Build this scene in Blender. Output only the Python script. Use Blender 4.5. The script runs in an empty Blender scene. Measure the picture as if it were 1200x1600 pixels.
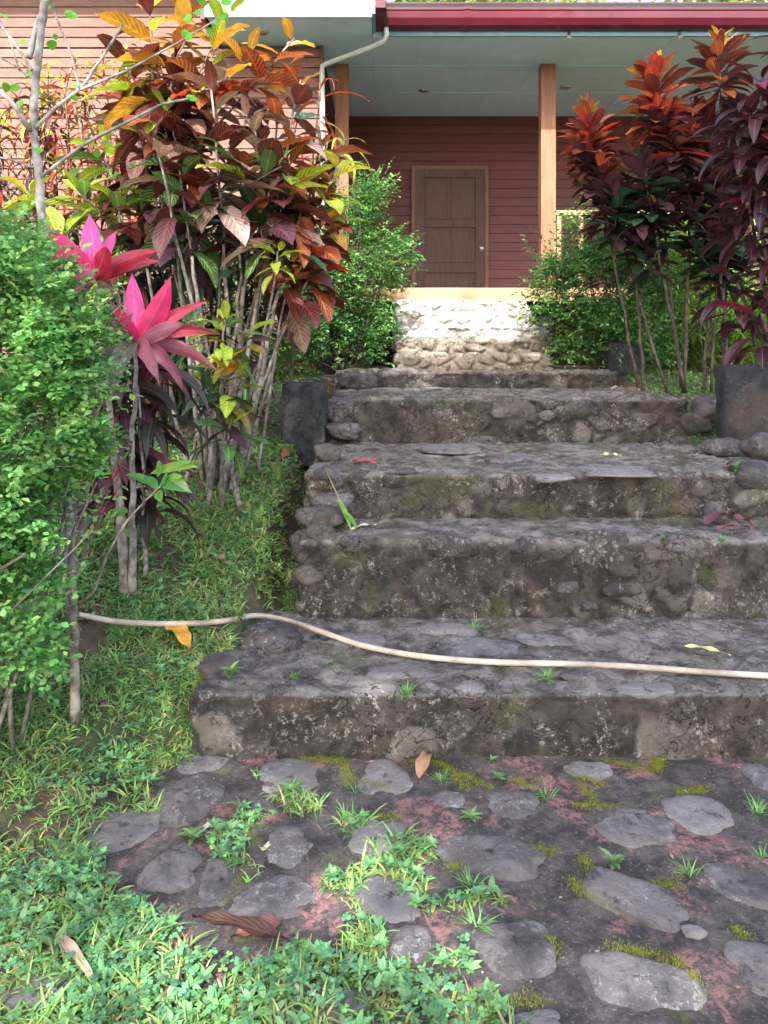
import bpy, math
import numpy as np
PI = math.pi
C = bpy.context.scene.collection
sc = bpy.context.scene
rng = np.random.default_rng(7)

# ------------------------------------------------------------ camera, world, sun, exposure
EYE, FPX, HY = 1.5, 1200.0, 540.0          # eye height, focal length and horizon row in photo pixels
cam = bpy.data.cameras.new('camera'); co = bpy.data.objects.new('camera', cam); C.objects.link(co)
co.location = (0, 0, EYE); co.rotation_euler = (math.radians(90), 0, 0)
cam.sensor_fit = 'VERTICAL'; cam.sensor_height = 24; cam.lens = 24 * FPX / 1600
cam.shift_y = -(800 - HY) / 1600; cam.clip_start = .05; cam.clip_end = 2000
sc.camera = co
SUN_EL = math.radians(42)
sun_h = np.array([-.13, -.99]); sun_h /= np.linalg.norm(sun_h)
to_sun = np.array([sun_h[0] * math.cos(SUN_EL), sun_h[1] * math.cos(SUN_EL), math.sin(SUN_EL)])
w = bpy.data.worlds.new('World'); sc.world = w; w.use_nodes = True
nt = w.node_tree; bg = nt.nodes['Background']
sky = nt.nodes.new('ShaderNodeTexSky'); sky.sky_type = 'NISHITA'; sky.sun_disc = False
sky.sun_elevation = SUN_EL; sky.sun_rotation = math.atan2(to_sun[0], to_sun[1])
sky.dust_density = 2.5; sky.air_density = 1.0; sky.ozone_density = 1.0
tint = nt.nodes.new('ShaderNodeMix'); tint.data_type = 'RGBA'; tint.blend_type = 'MULTIPLY'; tint.inputs[0].default_value = 1
nt.links.new(sky.outputs[0], tint.inputs[6]); tint.inputs[7].default_value = (1.08, 1.0, .93, 1)
nt.links.new(tint.outputs[2], bg.inputs[0]); bg.inputs[1].default_value = .15
sun = bpy.data.lights.new('sun', 'SUN'); so = bpy.data.objects.new('sun', sun); C.objects.link(so)
sun.energy = 2.15; sun.angle = math.radians(.6); sun.color = (1, .97, .93)
import mathutils
so.rotation_euler = mathutils.Vector(to_sun.tolist()).to_track_quat('Z', 'Y').to_euler()
so.location = (-4, -10, 12)
sc.view_settings.view_transform = 'Standard'; sc.view_settings.look = 'None'
sc.view_settings.exposure = 2.62; sc.view_settings.gamma = 1
sc.render.resolution_x = 768; sc.render.resolution_y = 1024
sc.cycles.max_bounces = 8; sc.cycles.transparent_max_bounces = 8

# ------------------------------------------------------------ noise in numpy
def _h(ix, iy, iz, s):
    n = (ix * 374761393 + iy * 668265263 + iz * 2147483647 + s * 974634777) & 0xFFFFFFFF
    n = ((n ^ (n >> 13)) * 1274126177) & 0xFFFFFFFF
    n = ((n ^ (n >> 16)) * 2246822519) & 0xFFFFFFFF
    return ((n ^ (n >> 15)) & 0xFFFFFF) / float(0xFFFFFF)
def vnoise(p, s=0):
    p = np.asarray(p, float); i = np.floor(p).astype(np.int64); f = p - i; f = f * f * (3 - 2 * f)
    r = 0
    for dx in (0, 1):
        for dy in (0, 1):
            for dz in (0, 1):
                wt = (f[:, 0] if dx else 1 - f[:, 0]) * (f[:, 1] if dy else 1 - f[:, 1]) * (f[:, 2] if dz else 1 - f[:, 2])
                r = r + wt * _h(i[:, 0] + dx, i[:, 1] + dy, i[:, 2] + dz, s)
    return r * 2 - 1
def fbm(p, sc_, o=4, s=0):
    p = np.asarray(p, float) * sc_; a, r = 1.0, 0
    for k in range(o):
        r = r + a * vnoise(p, s + k); p = p * 2.03 + 7.1; a *= .5
    return r
def voronoi(p, s=0):
    p = np.asarray(p, float); i = np.floor(p).astype(np.int64)
    F1 = np.full(len(p), 9.); F2 = np.full(len(p), 9.); cid = np.zeros(len(p))
    for dx in (-1, 0, 1):
        for dy in (-1, 0, 1):
            for dz in (-1, 0, 1):
                c = i + np.array([dx, dy, dz])
                q = c + .5 + .8 * (np.stack([_h(c[:, 0], c[:, 1], c[:, 2], s + k) for k in (11, 12, 13)], 1) - .5)
                d = np.sqrt(((p - q) ** 2).sum(1)); idn = _h(c[:, 0], c[:, 1], c[:, 2], s + 14)
                n1 = d < F1
                F2 = np.where(n1, F1, np.minimum(F2, d)); cid = np.where(n1, idn, cid); F1 = np.where(n1, d, F1)
    return F1, F2, cid
def sstep(x, a, b):
    t = np.clip((x - a) / (b - a), 0, 1); return t * t * (3 - 2 * t)

# ------------------------------------------------------------ the lie of the land
GY = [-60, 2.25, 2.6, 2.77, 3.15, 3.5, 4.1, 5.1, 6.0, 7.0, 9.0, 200]
GZ = [0, 0, .03, .08, .29, .40, .62, .82, 1.13, 1.25, 1.28, 1.28]
STEPS = [(2.77, 3.66, .242, -.70, 3.4), (3.55, 4.14, .597, -.40, 3.4), (4.01, 5.42, .831, -.42, 2.35), (5.28, 6.60, 1.139, -.38, 2.12), (6.46, 6.92, 1.284, -.42, 1.97)]
def ground(X, Y):
    X = np.asarray(X, float); Y = np.asarray(Y, float)
    g = np.interp(Y, GY, GZ)
    g = g + .22 * sstep(-X, 1.0, 1.6) * sstep(Y, 1.6, 2.7) * (1 - sstep(Y, 3.2, 4.2))
    m = sstep(X, -1.0, -.7) * (1 - sstep(Y, 2.7, 3.0)); g = g * (1 - m) - .0 * m
    p = np.stack([X.ravel(), Y.ravel(), 0 * X.ravel()], 1)
    n = (fbm(p, 2.2, 3, 5) * .018).reshape(X.shape) * (1 - m)
    g = g + n
    # hollow under the flight of steps
    ins = sstep(X, -.62, -.5) * (1 - sstep(X, 1.9, 2.05)) * sstep(Y, 2.95, 3.3) * (1 - sstep(Y, 6.5, 6.9))
    ins = np.maximum(ins, sstep(X, -.62, -.5) * sstep(Y, 2.95, 3.3) * (1 - sstep(Y, 4.0, 4.6)))
    return g - .3 * ins
def surf(X, Y):
    z = float(ground(np.array([X]), np.array([Y]))[0])
    for (a, b, t, xl, xr) in STEPS:
        if a <= Y <= b and xl <= X <= xr: z = max(z, t)
    return z
def at(px, py, Y): return np.array([(px - 600) / FPX * Y, Y, EYE - (py - HY) / FPX * Y])
def proj(X, Y, Z): return 600 + X / Y * FPX, HY - (Z - EYE) / Y * FPX
def hit(px, py, y0=1.2):
    Y = y0
    while Y < 9:
        p = at(px, py, Y)
        if p[2] <= surf(p[0], Y): return np.array([p[0], Y, surf(p[0], Y)])
        Y += .006
    return at(px, py, 7)

# ------------------------------------------------------------ mesh builder
class MB:
    def __init__(s): s.v, s.f, s.uv, s.a, s.c1, s.c2, s.m, s.n = [], [], [], [], [], [], [], 0
    def add(s, V, F, uv=None, a=None, c1=None, c2=None, m=0):
        V = np.asarray(V, float); F = np.asarray(F, np.int64)
        k = len(V); s.v.append(V); s.f.append(F + s.n); s.n += k
        s.uv.append(np.zeros((k, 2)) if uv is None else uv)
        s.a.append(np.zeros(k) if a is None else np.broadcast_to(a, (k,)))
        s.c1.append(np.full((k, 3), .5) if c1 is None else np.broadcast_to(c1, (k, 3)))
        s.c2.append(np.full((k, 3), .5) if c2 is None else np.broadcast_to(c2, (k, 3)))
        s.m.append(np.full(len(F), m))
        return s
    def box(s, x0, x1, y0, y1, z0, z1, m=0):
        V = [(x, y, z) for x in (x0, x1) for y in (y0, y1) for z in (z0, z1)]
        return s.add(V, [(0, 1, 3, 2), (4, 6, 7, 5), (0, 4, 5, 1), (2, 3, 7, 6), (0, 2, 6, 4), (1, 5, 7, 3)], m=m)
    def tube(s, P, R, n=7, m=0, wob=0.):
        P = np.asarray(P, float); k = len(P); R = np.broadcast_to(np.asarray(R, float), (k,))
        T = np.gradient(P, axis=0); T /= np.linalg.norm(T, axis=1)[:, None] + 1e-9
        u = np.array([0, 0, 1.]) if abs(T[0][2]) < .8 else np.array([1., 0, 0])
        vs = []
        for i in range(k):
            u = u - T[i] * (u @ T[i]); u /= np.linalg.norm(u); b = np.cross(T[i], u)
            for j in range(n):
                a = 2 * PI * j / n; r = R[i] * (1 + wob * (rng.random() - .5))
                vs.append(P[i] + r * (math.cos(a) * u + math.sin(a) * b))
        F = [(i * n + j, i * n + (j + 1) % n, (i + 1) * n + (j + 1) % n, (i + 1) * n + j) for i in range(k - 1) for j in range(n)]
        vs.append(P[0]); vs.append(P[-1]); a0, a1 = k * n, k * n + 1
        F += [(a0, (j + 1) % n, j, a0) for j in range(n)] + [(a1, (k - 1) * n + j, (k - 1) * n + (j + 1) % n, a1) for j in range(n)]
        return s.add(vs, F, m=m)
    def build(s, name, mats, parent=None, smooth=True):
        V = np.concatenate(s.v); F = np.concatenate(s.f); mi = np.concatenate(s.m)
        tri = (F[:, 3] == F[:, 0])
        me = bpy.data.meshes.new(name)
        me.vertices.add(len(V)); me.vertices.foreach_set('co', V.ravel())
        cnt = np.where(tri, 3, 4); st = np.concatenate([[0], np.cumsum(cnt)[:-1]])
        keep = np.ones(F.shape, bool); keep[:, 3] = ~tri; loops = F[keep]
        me.loops.add(len(loops)); me.loops.foreach_set('vertex_index', loops.astype(np.int32))
        me.polygons.add(len(F)); me.polygons.foreach_set('loop_start', st.astype(np.int32))
        me.polygons.foreach_set('material_index', mi.astype(np.int32))
        me.update(calc_edges=True); me.validate()
        me.polygons.foreach_set('use_smooth', np.full(len(me.polygons), smooth))
        if len(me.loops) == len(loops):
            ul = me.uv_layers.new(name='UV'); ul.data.foreach_set('uv', np.concatenate(s.uv)[loops].astype(np.float32).ravel())
        at_ = me.attributes.new('val', 'FLOAT', 'POINT'); at_.data.foreach_set('value', np.concatenate(s.a).astype(np.float32))
        for nm, cc in (('c1', s.c1), ('c2', s.c2)):
            x = np.concatenate(cc); x = np.concatenate([x, np.ones((len(x), 1))], 1)
            ca = me.attributes.new(nm, 'FLOAT_COLOR', 'POINT'); ca.data.foreach_set('color', x.astype(np.float32).ravel())
        for m_ in (mats if isinstance(mats, (list, tuple)) else [mats]): me.materials.append(m_)
        o = bpy.data.objects.new(name, me); C.objects.link(o)
        if parent is not None:
            o.parent = parent
            ch = parent; off = np.zeros(3)
            while ch is not None: off += np.array(ch.location); ch = ch.parent
            if np.abs(off).max() > 0: me.transform(mathutils.Matrix.Translation((-off).tolist()))
        return o
def tag(o, label=None, cat=None, group=None, kind=None):
    if label: o['label'] = label
    if cat: o['category'] = cat
    if group: o['group'] = group
    if kind: o['kind'] = kind
    return o
def empty(name, loc, label, cat, group=None):
    o = bpy.data.objects.new(name, None); C.objects.link(o); o.location = [float(q) for q in loc]; o.empty_display_size = .1
    return tag(o, label, cat, group)

# ------------------------------------------------------------ materials
def mat(name):
    m = bpy.data.materials.new(name); m.use_nodes = True
    return m, m.node_tree, m.node_tree.nodes['Principled BSDF']
class N:
    def __init__(s, nt): s.nt = nt
    def n(s, t, **k):
        x = s.nt.nodes.new(t)
        for a, b in k.items(): setattr(x, a, b)
        return x
    def lk(s, a, b): s.nt.links.new(a, b)
    def noise(s, co, sc_, det=4, rough=.55, dist=0):
        x = s.n('ShaderNodeTexNoise'); x.inputs['Scale'].default_value = sc_; x.inputs['Detail'].default_value = det
        x.inputs['Roughness'].default_value = rough; x.inputs['Distortion'].default_value = dist
        s.lk(co, x.inputs['Vector']); return x.outputs['Fac']
    def ramp(s, f, a, b):
        x = s.n('ShaderNodeMapRange'); x.interpolation_type = 'SMOOTHSTEP'
        s.lk(f, x.inputs[0]); x.inputs[1].default_value = a; x.inputs[2].default_value = b; return x.outputs[0]
    def mix(s, f, a, b, t='MIX'):
        x = s.n('ShaderNodeMix', data_type='RGBA', blend_type=t)
        for i, v in ((0, f), (6, a), (7, b)):
            if isinstance(v, (int, float)): x.inputs[i].default_value = v
            elif isinstance(v, (tuple, list)): x.inputs[i].default_value = (*v, 1)
            else: s.lk(v, x.inputs[i])
        return x.outputs[2]
    def math(s, op, a, b=0.):
        x = s.n('ShaderNodeMath', operation=op)
        for i, v in ((0, a), (1, b)):
            if isinstance(v, (int, float)): x.inputs[i].default_value = v
            else: s.lk(v, x.inputs[i])
        return x.outputs[0]
    def bump(s, h, b, strength=.5, dist=.01):
        x = s.n('ShaderNodeBump'); x.inputs['Strength'].default_value = strength; x.inputs['Distance'].default_value = dist
        s.lk(h, x.inputs['Height']); s.lk(x.outputs[0], b.inputs['Normal'])
    def geo(s): return s.n('ShaderNodeNewGeometry').outputs['Position']
    def obj(s): return s.n('ShaderNodeTexCoord').outputs['Object']
    def attr(s, nm, o='Fac'):
        x = s.n('ShaderNodeAttribute'); x.attribute_name = nm; return x.outputs[o]

def leaf_mat(name, veins=12., trans=.35, rough=.42, vein_on=True, spec=.4, amt=.95):
    m, t, b = mat(name); n = N(t)
    c1, c2 = n.attr('c1', 'Color'), n.attr('c2', 'Color')
    if vein_on:
        uv = n.n('ShaderNodeSeparateXYZ'); n.lk(n.n('ShaderNodeTexCoord').outputs['UV'], uv.inputs[0])
        av = n.math('ABSOLUTE', n.math('SUBTRACT', n.math('MULTIPLY', uv.outputs[1], 2.), 1.))
        mid = n.ramp(av, .16, .04)
        wv = n.math('SINE', n.math('MULTIPLY', n.math('SUBTRACT', n.math('MULTIPLY', uv.outputs[0], veins), n.math('MULTIPLY', av, 2.6)), 2 * PI))
        side = n.math('MULTIPLY', n.ramp(wv, .30, .92), n.ramp(av, 1.05, .75))
        f = n.math('MULTIPLY', n.math('MAXIMUM', mid, side), amt)
        col = n.mix(f, c1, c2)
        n.bump(f, b, .35, .003)
    elif name.startswith('cordy'):
        uv = n.n('ShaderNodeMapping'); n.lk(n.n('ShaderNodeTexCoord').outputs['UV'], uv.inputs[0]); uv.inputs['Scale'].default_value = (.7, 14, 1)
        stn = n.noise(uv.outputs[0], 2.2, 4, .6); col = n.mix(n.ramp(stn, .42, .72), c1, n.mix(.6, c1, (.10, .02, .03)))
        sx = n.n('ShaderNodeSeparateXYZ'); n.lk(n.n('ShaderNodeTexCoord').outputs['UV'], sx.inputs[0])
        av = n.math('ABSOLUTE', n.math('SUBTRACT', n.math('MULTIPLY', sx.outputs[1], 2.), 1.)); col = n.mix(n.ramp(av, .07, .02), col, n.mix(.5, c1, (.5, .2, .25)))
        col = n.mix(n.math('MULTIPLY', n.ramp(sx.outputs[0], .93, 1.), .7), col, (.16, .09, .05)); n.bump(stn, b, .5, .004)
    else: col = c1
    no = n.noise(n.geo(), 22, 3)
    col = n.mix(n.ramp(no, .3, .75), col, n.mix(.35, col, (.02, .03, .01)))
    if vein_on: col = n.mix(n.math('MULTIPLY', n.ramp(n.noise(n.geo(), 55, 4, .7), .60, .68), .7), col, (.05, .03, .018))
    n.lk(col, b.inputs['Base Color']); b.inputs['Roughness'].default_value = rough
    b.inputs['Specular IOR Level'].default_value = spec
    tr = n.n('ShaderNodeBsdfTranslucent'); n.lk(n.mix(1., col, (1.25, 1.2, .8), 'MULTIPLY'), tr.inputs[0])
    mx = n.n('ShaderNodeMixShader'); mx.inputs[0].default_value = trans
    n.lk(b.outputs[0], mx.inputs[1]); n.lk(tr.outputs[0], mx.inputs[2])
    n.lk(mx.outputs[0], t.nodes['Material Output'].inputs[0])
    return m
def bark_mat(name, a, b_, sc_=30):
    m, t, b = mat(name); n = N(t); g = n.geo()
    no = n.noise(g, sc_, 5); no2 = n.noise(g, sc_ * .25, 3)
    col = n.mix(n.ramp(no, .35, .65), a, b_); col = n.mix(n.ramp(no2, .5, .7), col, tuple(min(1, x * 1.6) for x in b_))
    n.lk(col, b.inputs[0]); b.inputs['Roughness'].default_value = .85; n.bump(no, b, .6, .006); return m
def paint_mat(name, c, var=.12, rough=.55, streak=None, coat=0., bump=.15):
    m, t, b = mat(name); n = N(t); g = n.geo()
    mp = n.n('ShaderNodeMapping'); n.lk(g, mp.inputs[0])
    mp.inputs['Scale'].default_value = streak or (1, 1, 1)
    no = n.noise(mp.outputs[0], 6, 6, .6); n2 = n.noise(g, 1.3, 3)
    d = tuple(x * (1 - 2.2 * var) for x in c); l = tuple(min(1, x * (1 + var)) for x in c)
    col = n.mix(n.ramp(no, .25, .75), d, l); col = n.mix(n.math('MULTIPLY', n.ramp(n2, .4, .75), .35), col, tuple(x * .62 for x in c)); col = n.mix(n.math('MULTIPLY', n.attr('val'), .45), col, tuple(x * .55 for x in c))
    n.lk(col, b.inputs[0]); b.inputs['Roughness'].default_value = rough; b.inputs['Coat Weight'].default_value = coat
    b.inputs['Specular IOR Level'].default_value = .25
    n.bump(no, b, bump, .004); return m
def stone_mat(name, dark, mid, light, lichen, tread_mix=.6, moss=.25, speck=.5):
    m, t, b = mat(name); n = N(t); g = n.geo()
    big = n.noise(g, 1.7, 5, .6, .6); med = n.noise(g, 7, 8, .72, .6); fine = n.noise(g, 38, 8, .8); frac = n.noise(g, 16, 10, .82, .3)
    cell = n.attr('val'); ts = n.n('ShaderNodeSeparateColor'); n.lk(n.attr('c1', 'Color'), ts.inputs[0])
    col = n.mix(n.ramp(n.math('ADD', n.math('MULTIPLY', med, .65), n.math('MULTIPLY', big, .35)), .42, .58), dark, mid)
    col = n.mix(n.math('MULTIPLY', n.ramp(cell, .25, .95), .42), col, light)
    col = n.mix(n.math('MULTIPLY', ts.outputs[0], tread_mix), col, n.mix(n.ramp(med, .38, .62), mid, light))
    br = n.ramp(n.noise(g, 2.6, 6, .65, 1.), .50, .66); col = n.mix(n.math('MULTIPLY', br, .6 if moss > .05 else .15), col, tuple(.5 * q + .5 * w for q, w in zip(mid, (.11, .066, .042))))
    col = n.mix(n.math('MULTIPLY', n.ramp(frac, .46, .38), .75), col, tuple(x * .35 for x in dark))
    pt = n.ramp(n.noise(g, 4.5, 6, .7, .8), .50, .60)
    ws = n.math('MULTIPLY', n.ramp(n.noise(g, 42, 8, .85), .535, .585), pt)
    col = n.mix(n.math('MULTIPLY', ws, speck), col, lichen)
    gw = n.math('MULTIPLY', n.ramp(frac, .53, .60), n.ramp(n.noise(g, 2.9, 5, .7), .46, .56)); col = n.mix(n.math('MULTIPLY', gw, .5), col, light)
    ms = n.math('MULTIPLY', n.ramp(n.noise(g, 3.2, 5, .65, .4), .53, .64), n.ramp(fine, .40, .56))
    col = n.mix(n.math('MULTIPLY', ms, moss * 2), col, (.055, .07, .018))
    v = n.n('ShaderNodeTexVoronoi', feature='DISTANCE_TO_EDGE'); v.inputs['Scale'].default_value = 5; dv = n.n('ShaderNodeVectorMath', operation='ADD')
    nn = n.n('ShaderNodeTexNoise'); nn.inputs['Scale'].default_value = 5; nn.inputs['Detail'].default_value = 5; n.lk(g, nn.inputs[0]); n.lk(g, dv.inputs[0]); n.lk(nn.outputs[1], dv.inputs[1]); n.lk(dv.outputs[0], v.inputs[0])
    cr = n.math('MULTIPLY', n.math('MULTIPLY', n.ramp(v.outputs[0], .022, .004), n.ramp(big, .45, .55)), 1. if moss > .05 else 0.); col = n.mix(n.math('MULTIPLY', cr, .8), col, tuple(x * .3 for x in dark))
    n.lk(col, b.inputs[0]); b.inputs['Roughness'].default_value = .82; b.inputs['Specular IOR Level'].default_value = .35
    h = n.math('SUBTRACT', n.math('ADD', n.math('MULTIPLY', fine, .6), n.math('ADD', med, frac)), cr); n.bump(h, b, 1., .02)
    return m

M = {}
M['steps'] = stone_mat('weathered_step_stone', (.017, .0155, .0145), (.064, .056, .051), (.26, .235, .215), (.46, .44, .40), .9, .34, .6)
M['flight'] = stone_mat('pale_flight_stone', (.38, .35, .31), (.66, .63, .58), (.78, .76, .72), (.8, .78, .75), .5, .08, .3)
M['flight_shaded'] = stone_mat('shaded_flight_stone', (.10, .08, .06), (.26, .225, .18), (.42, .38, .33), (.6, .58, .54), .4, .2, .4)  # darker copy of the flight stone: tree shade on the lowest steps, painted in
M['edge'] = stone_mat('river_stone', (.035, .032, .034), (.095, .085, .088), (.19, .18, .185), (.45, .45, .43), 0, .2, .55)
M['pave'] = stone_mat('paving_stone', (.08, .072, .073), (.18, .164, .166), (.32, .30, .298), (.5, .5, .48), 0, .02, .6)
M['block'] = stone_mat('mouldy_concrete', (.014, .016, .018), (.034, .036, .039), (.07, .072, .07), (.2, .21, .2), 0, .15, .35)
# path mortar: dark cement with worn red patches
def path_mat():
    m, t, b = mat('path_cement'); n = N(t); g = n.geo()
    a = n.noise(g, 9, 10, .8); f = n.noise(g, 45, 8, .85); v = n.noise(g, 120, 3, .7)
    col = n.mix(n.ramp(a, .42, .58), (.028, .023, .022), (.095, .080, .075))
    red = n.math('MULTIPLY', n.ramp(n.noise(g, 3.4, 4, .6, .5), .51, .59), n.ramp(n.noise(g, 26, 8, .8), .47, .53))
    col = n.mix(n.math('MULTIPLY', red, .8), col, (.33, .15, .14))
    sp = n.ramp(n.noise(g, 70, 6, .8), .58, .62); col = n.mix(n.math('MULTIPLY', sp, .5), col, (.3, .27, .24))
    dk = n.ramp(f, .50, .42); col = n.mix(n.math('MULTIPLY', dk, .55), col, (.02, .017, .016))
    ms = n.math('MULTIPLY', n.ramp(n.noise(g, 4.2, 3, .6), .60, .66), n.ramp(f, .4, .6)); col = n.mix(n.math('MULTIPLY', ms, .8), col, (.09, .115, .02))
    n.lk(col, b.inputs[0]); b.inputs['Roughness'].default_value = .85
    n.bump(n.math('ADD', f, n.math('MULTIPLY', v, .5)), b, 1., .012); return m
M['path'] = path_mat()
def soil_mat():
    m, t, b = mat('soil'); n = N(t); g = n.geo(); a = n.noise(g, 5, 6, .65); f = n.noise(g, 50, 5, .7)
    col = n.mix(n.ramp(a, .35, .65), (.035, .026, .018), (.10, .062, .042)); col = n.mix(n.ramp(n.noise(g, 2.2, 4), .5, .6), col, (.03, .06, .018))
    n.lk(col, b.inputs[0]); b.inputs['Roughness'].default_value = .95; n.bump(f, b, 1, .02); return m
M['soil'] = soil_mat()
M['bark'] = bark_mat('grey_bark', (.07, .058, .05), (.19, .165, .145))
M['bark_pale'] = bark_mat('pale_bark', (.10, .095, .088), (.25, .24, .225), 24)
M['bark_brown'] = bark_mat('brown_bark', (.035, .026, .02), (.085, .062, .048))
M['croton'] = leaf_mat('croton_leaf', 9, .3, .38)
M['cordy'] = leaf_mat('cordyline_leaf', 2, .35, .35, False, .5)
M['small'] = leaf_mat('small_leaf', 6, .35, .42, False, .35)
M['grass'] = leaf_mat('grass_blade', 6, .35, .6, False, .15)
M['dry'] = leaf_mat('dry_leaf', 8, .2, .6, True, .3, .5)
M['moss'] = leaf_mat('moss', 6, .2, .9, False, .05)

# ------------------------------------------------------------ leaves
def prof(kind, t):
    if kind == 'ell': return np.sin(PI * np.clip(t, 0, 1) ** .85) ** .8
    if kind == 'ovate': return np.sin(PI * t ** .72) ** .9
    if kind == 'obov': return np.sin(PI * t ** 1.35) ** .85
    if kind == 'strap': return np.clip(t * 9, 0, 1) ** .6 * np.clip((1 - t) * 2.2, 0, 1) ** .7
    if kind == 'blade': return (1 - t) ** .6 * np.clip(.35 + t * 4, 0, 1)
    if kind == 'round': return np.sqrt(np.clip(1 - (2 * t - 1) ** 2, 0, 1))
def leaves(mb, P, yaw, pitch, L, W, bend=0., fold=.25, roll=0., kind='ell', nl=6, nw=2, c1=None, c2=None, wave=0., stalk=0., m=0):
    P = np.atleast_2d(P); k = len(P); bc = lambda x: np.broadcast_to(np.asarray(x, float), (k,))
    yaw, pitch, L, W, bend, fold, roll, wave, stalk = map(bc, (yaw, pitch, L, W, bend, fold, roll, wave, stalk))
    t = np.linspace(0, 1, nl + 1); s = np.linspace(-1, 1, nw + 1)
    a = pitch[:, None] - bend[:, None] * t[None]
    dl = L[:, None] / nl; am = (a[:, 1:] + a[:, :-1]) / 2
    f = np.concatenate([np.zeros((k, 1)), np.cumsum(np.cos(am) * dl, 1)], 1) + stalk[:, None] * np.cos(pitch)[:, None]
    u = np.concatenate([np.zeros((k, 1)), np.cumsum(np.sin(am) * dl, 1)], 1) + stalk[:, None] * np.sin(pitch)[:, None]
    F = np.stack([np.cos(yaw), np.sin(yaw), 0 * yaw], 1); U = np.array([0, 0, 1.])
    S = np.stack([np.sin(yaw), -np.cos(yaw), 0 * yaw], 1)
    cen = P[:, None] + f[..., None] * F[:, None] + u[..., None] * U
    nr = -np.sin(a)[..., None] * F[:, None] + np.cos(a)[..., None] * U
    cr, sr = np.cos(roll)[:, None, None], np.sin(roll)[:, None, None]
    S2 = S[:, None] * cr + nr * sr; N2 = nr * cr - S[:, None] * sr
    wd = prof(kind, t)[None] * W[:, None] / 2; wd = np.maximum(wd, 4e-4)
    V = cen[:, :, None] + (wd[..., None] * s)[..., None] * (S2[:, :, None] * np.cos(fold)[:, None, None, None]) \
        + ((wd[..., None] * np.abs(s)) * np.sin(fold)[:, None, None])[..., None] * N2[:, :, None]
    if np.any(wave):
        ph = rng.random(k)[:, None, None] * 6
        V = V + (wave[:, None, None] * W[:, None, None] * np.sin(t[None, :, None] * 14 + ph + s * 1.5) * np.abs(s))[..., None] * N2[:, :, None]
    nv = (nl + 1) * (nw + 1)
    g = np.arange(nv).reshape(nl + 1, nw + 1)
    q = np.stack([g[:-1, :-1], g[:-1, 1:], g[1:, 1:], g[1:, :-1]], -1).reshape(-1, 4)
    Fc = (q[None] + (np.arange(k) * nv)[:, None, None]).reshape(-1, 4)
    uv = np.stack(np.broadcast_arrays(t[:, None], (s[None] + 1) / 2), -1).reshape(-1, 2)
    ex = lambda c: None if c is None else np.repeat(np.broadcast_to(np.asarray(c, float), (k, 3)), nv, 0)
    mb.add(V.reshape(-1, 3), Fc, np.tile(uv, (k, 1)), None, ex(c1), ex(c2), m)
def leaf_to(mb, A, B, W, sag=.6, kind='ovate', c1=(.5, 0, 0), c2=None, fold=.3, roll=0., nl=10, nw=4, wave=0., dy=0., face=False):
    A = np.array(A); B = np.array(B); d = B - A; d[1] += dy
    L = np.linalg.norm(d); yaw = math.atan2(d[1], d[0]); pit = math.atan2(d[2], math.hypot(d[0], d[1])) + sag / 2
    if face: am_ = pit - sag / 2; roll = math.atan(-math.cos(yaw) / (math.sin(am_) * math.sin(yaw) + 1e-4)) + roll
    L *= (sag / 2) / math.sin(sag / 2) if abs(sag) > .05 else 1
    leaves(mb, [A], yaw, pit, L, W, sag, fold, roll, kind, nl, nw, [c1], [c2 if c2 is not None else c1], wave)
def jit(c, n, v=.25):
    c = np.asarray(c, float)
    if c.ndim == 1: c = np.tile(c, (n, 1))
    return np.clip(c * (1 + v * (rng.random((n, 1)) * 2 - 1)) * (1 + .12 * (rng.random((n, 3)) * 2 - 1)), 0, 1)
def bez(A, B, n=10, lean=.0, up=.5):
    A, B = np.array(A, float), np.array(B, float); t = np.linspace(0, 1, n)[:, None]
    Cc = np.array([A[0] * (1 - lean) + B[0] * lean, A[1] * (1 - lean) + B[1] * lean, A[2] * (1 - up) + B[2] * up])
    Cc[:2] += (rng.random(2) - .5) * .1
    return (1 - t) ** 2 * A + 2 * t * (1 - t) * Cc + t * t * B

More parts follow.
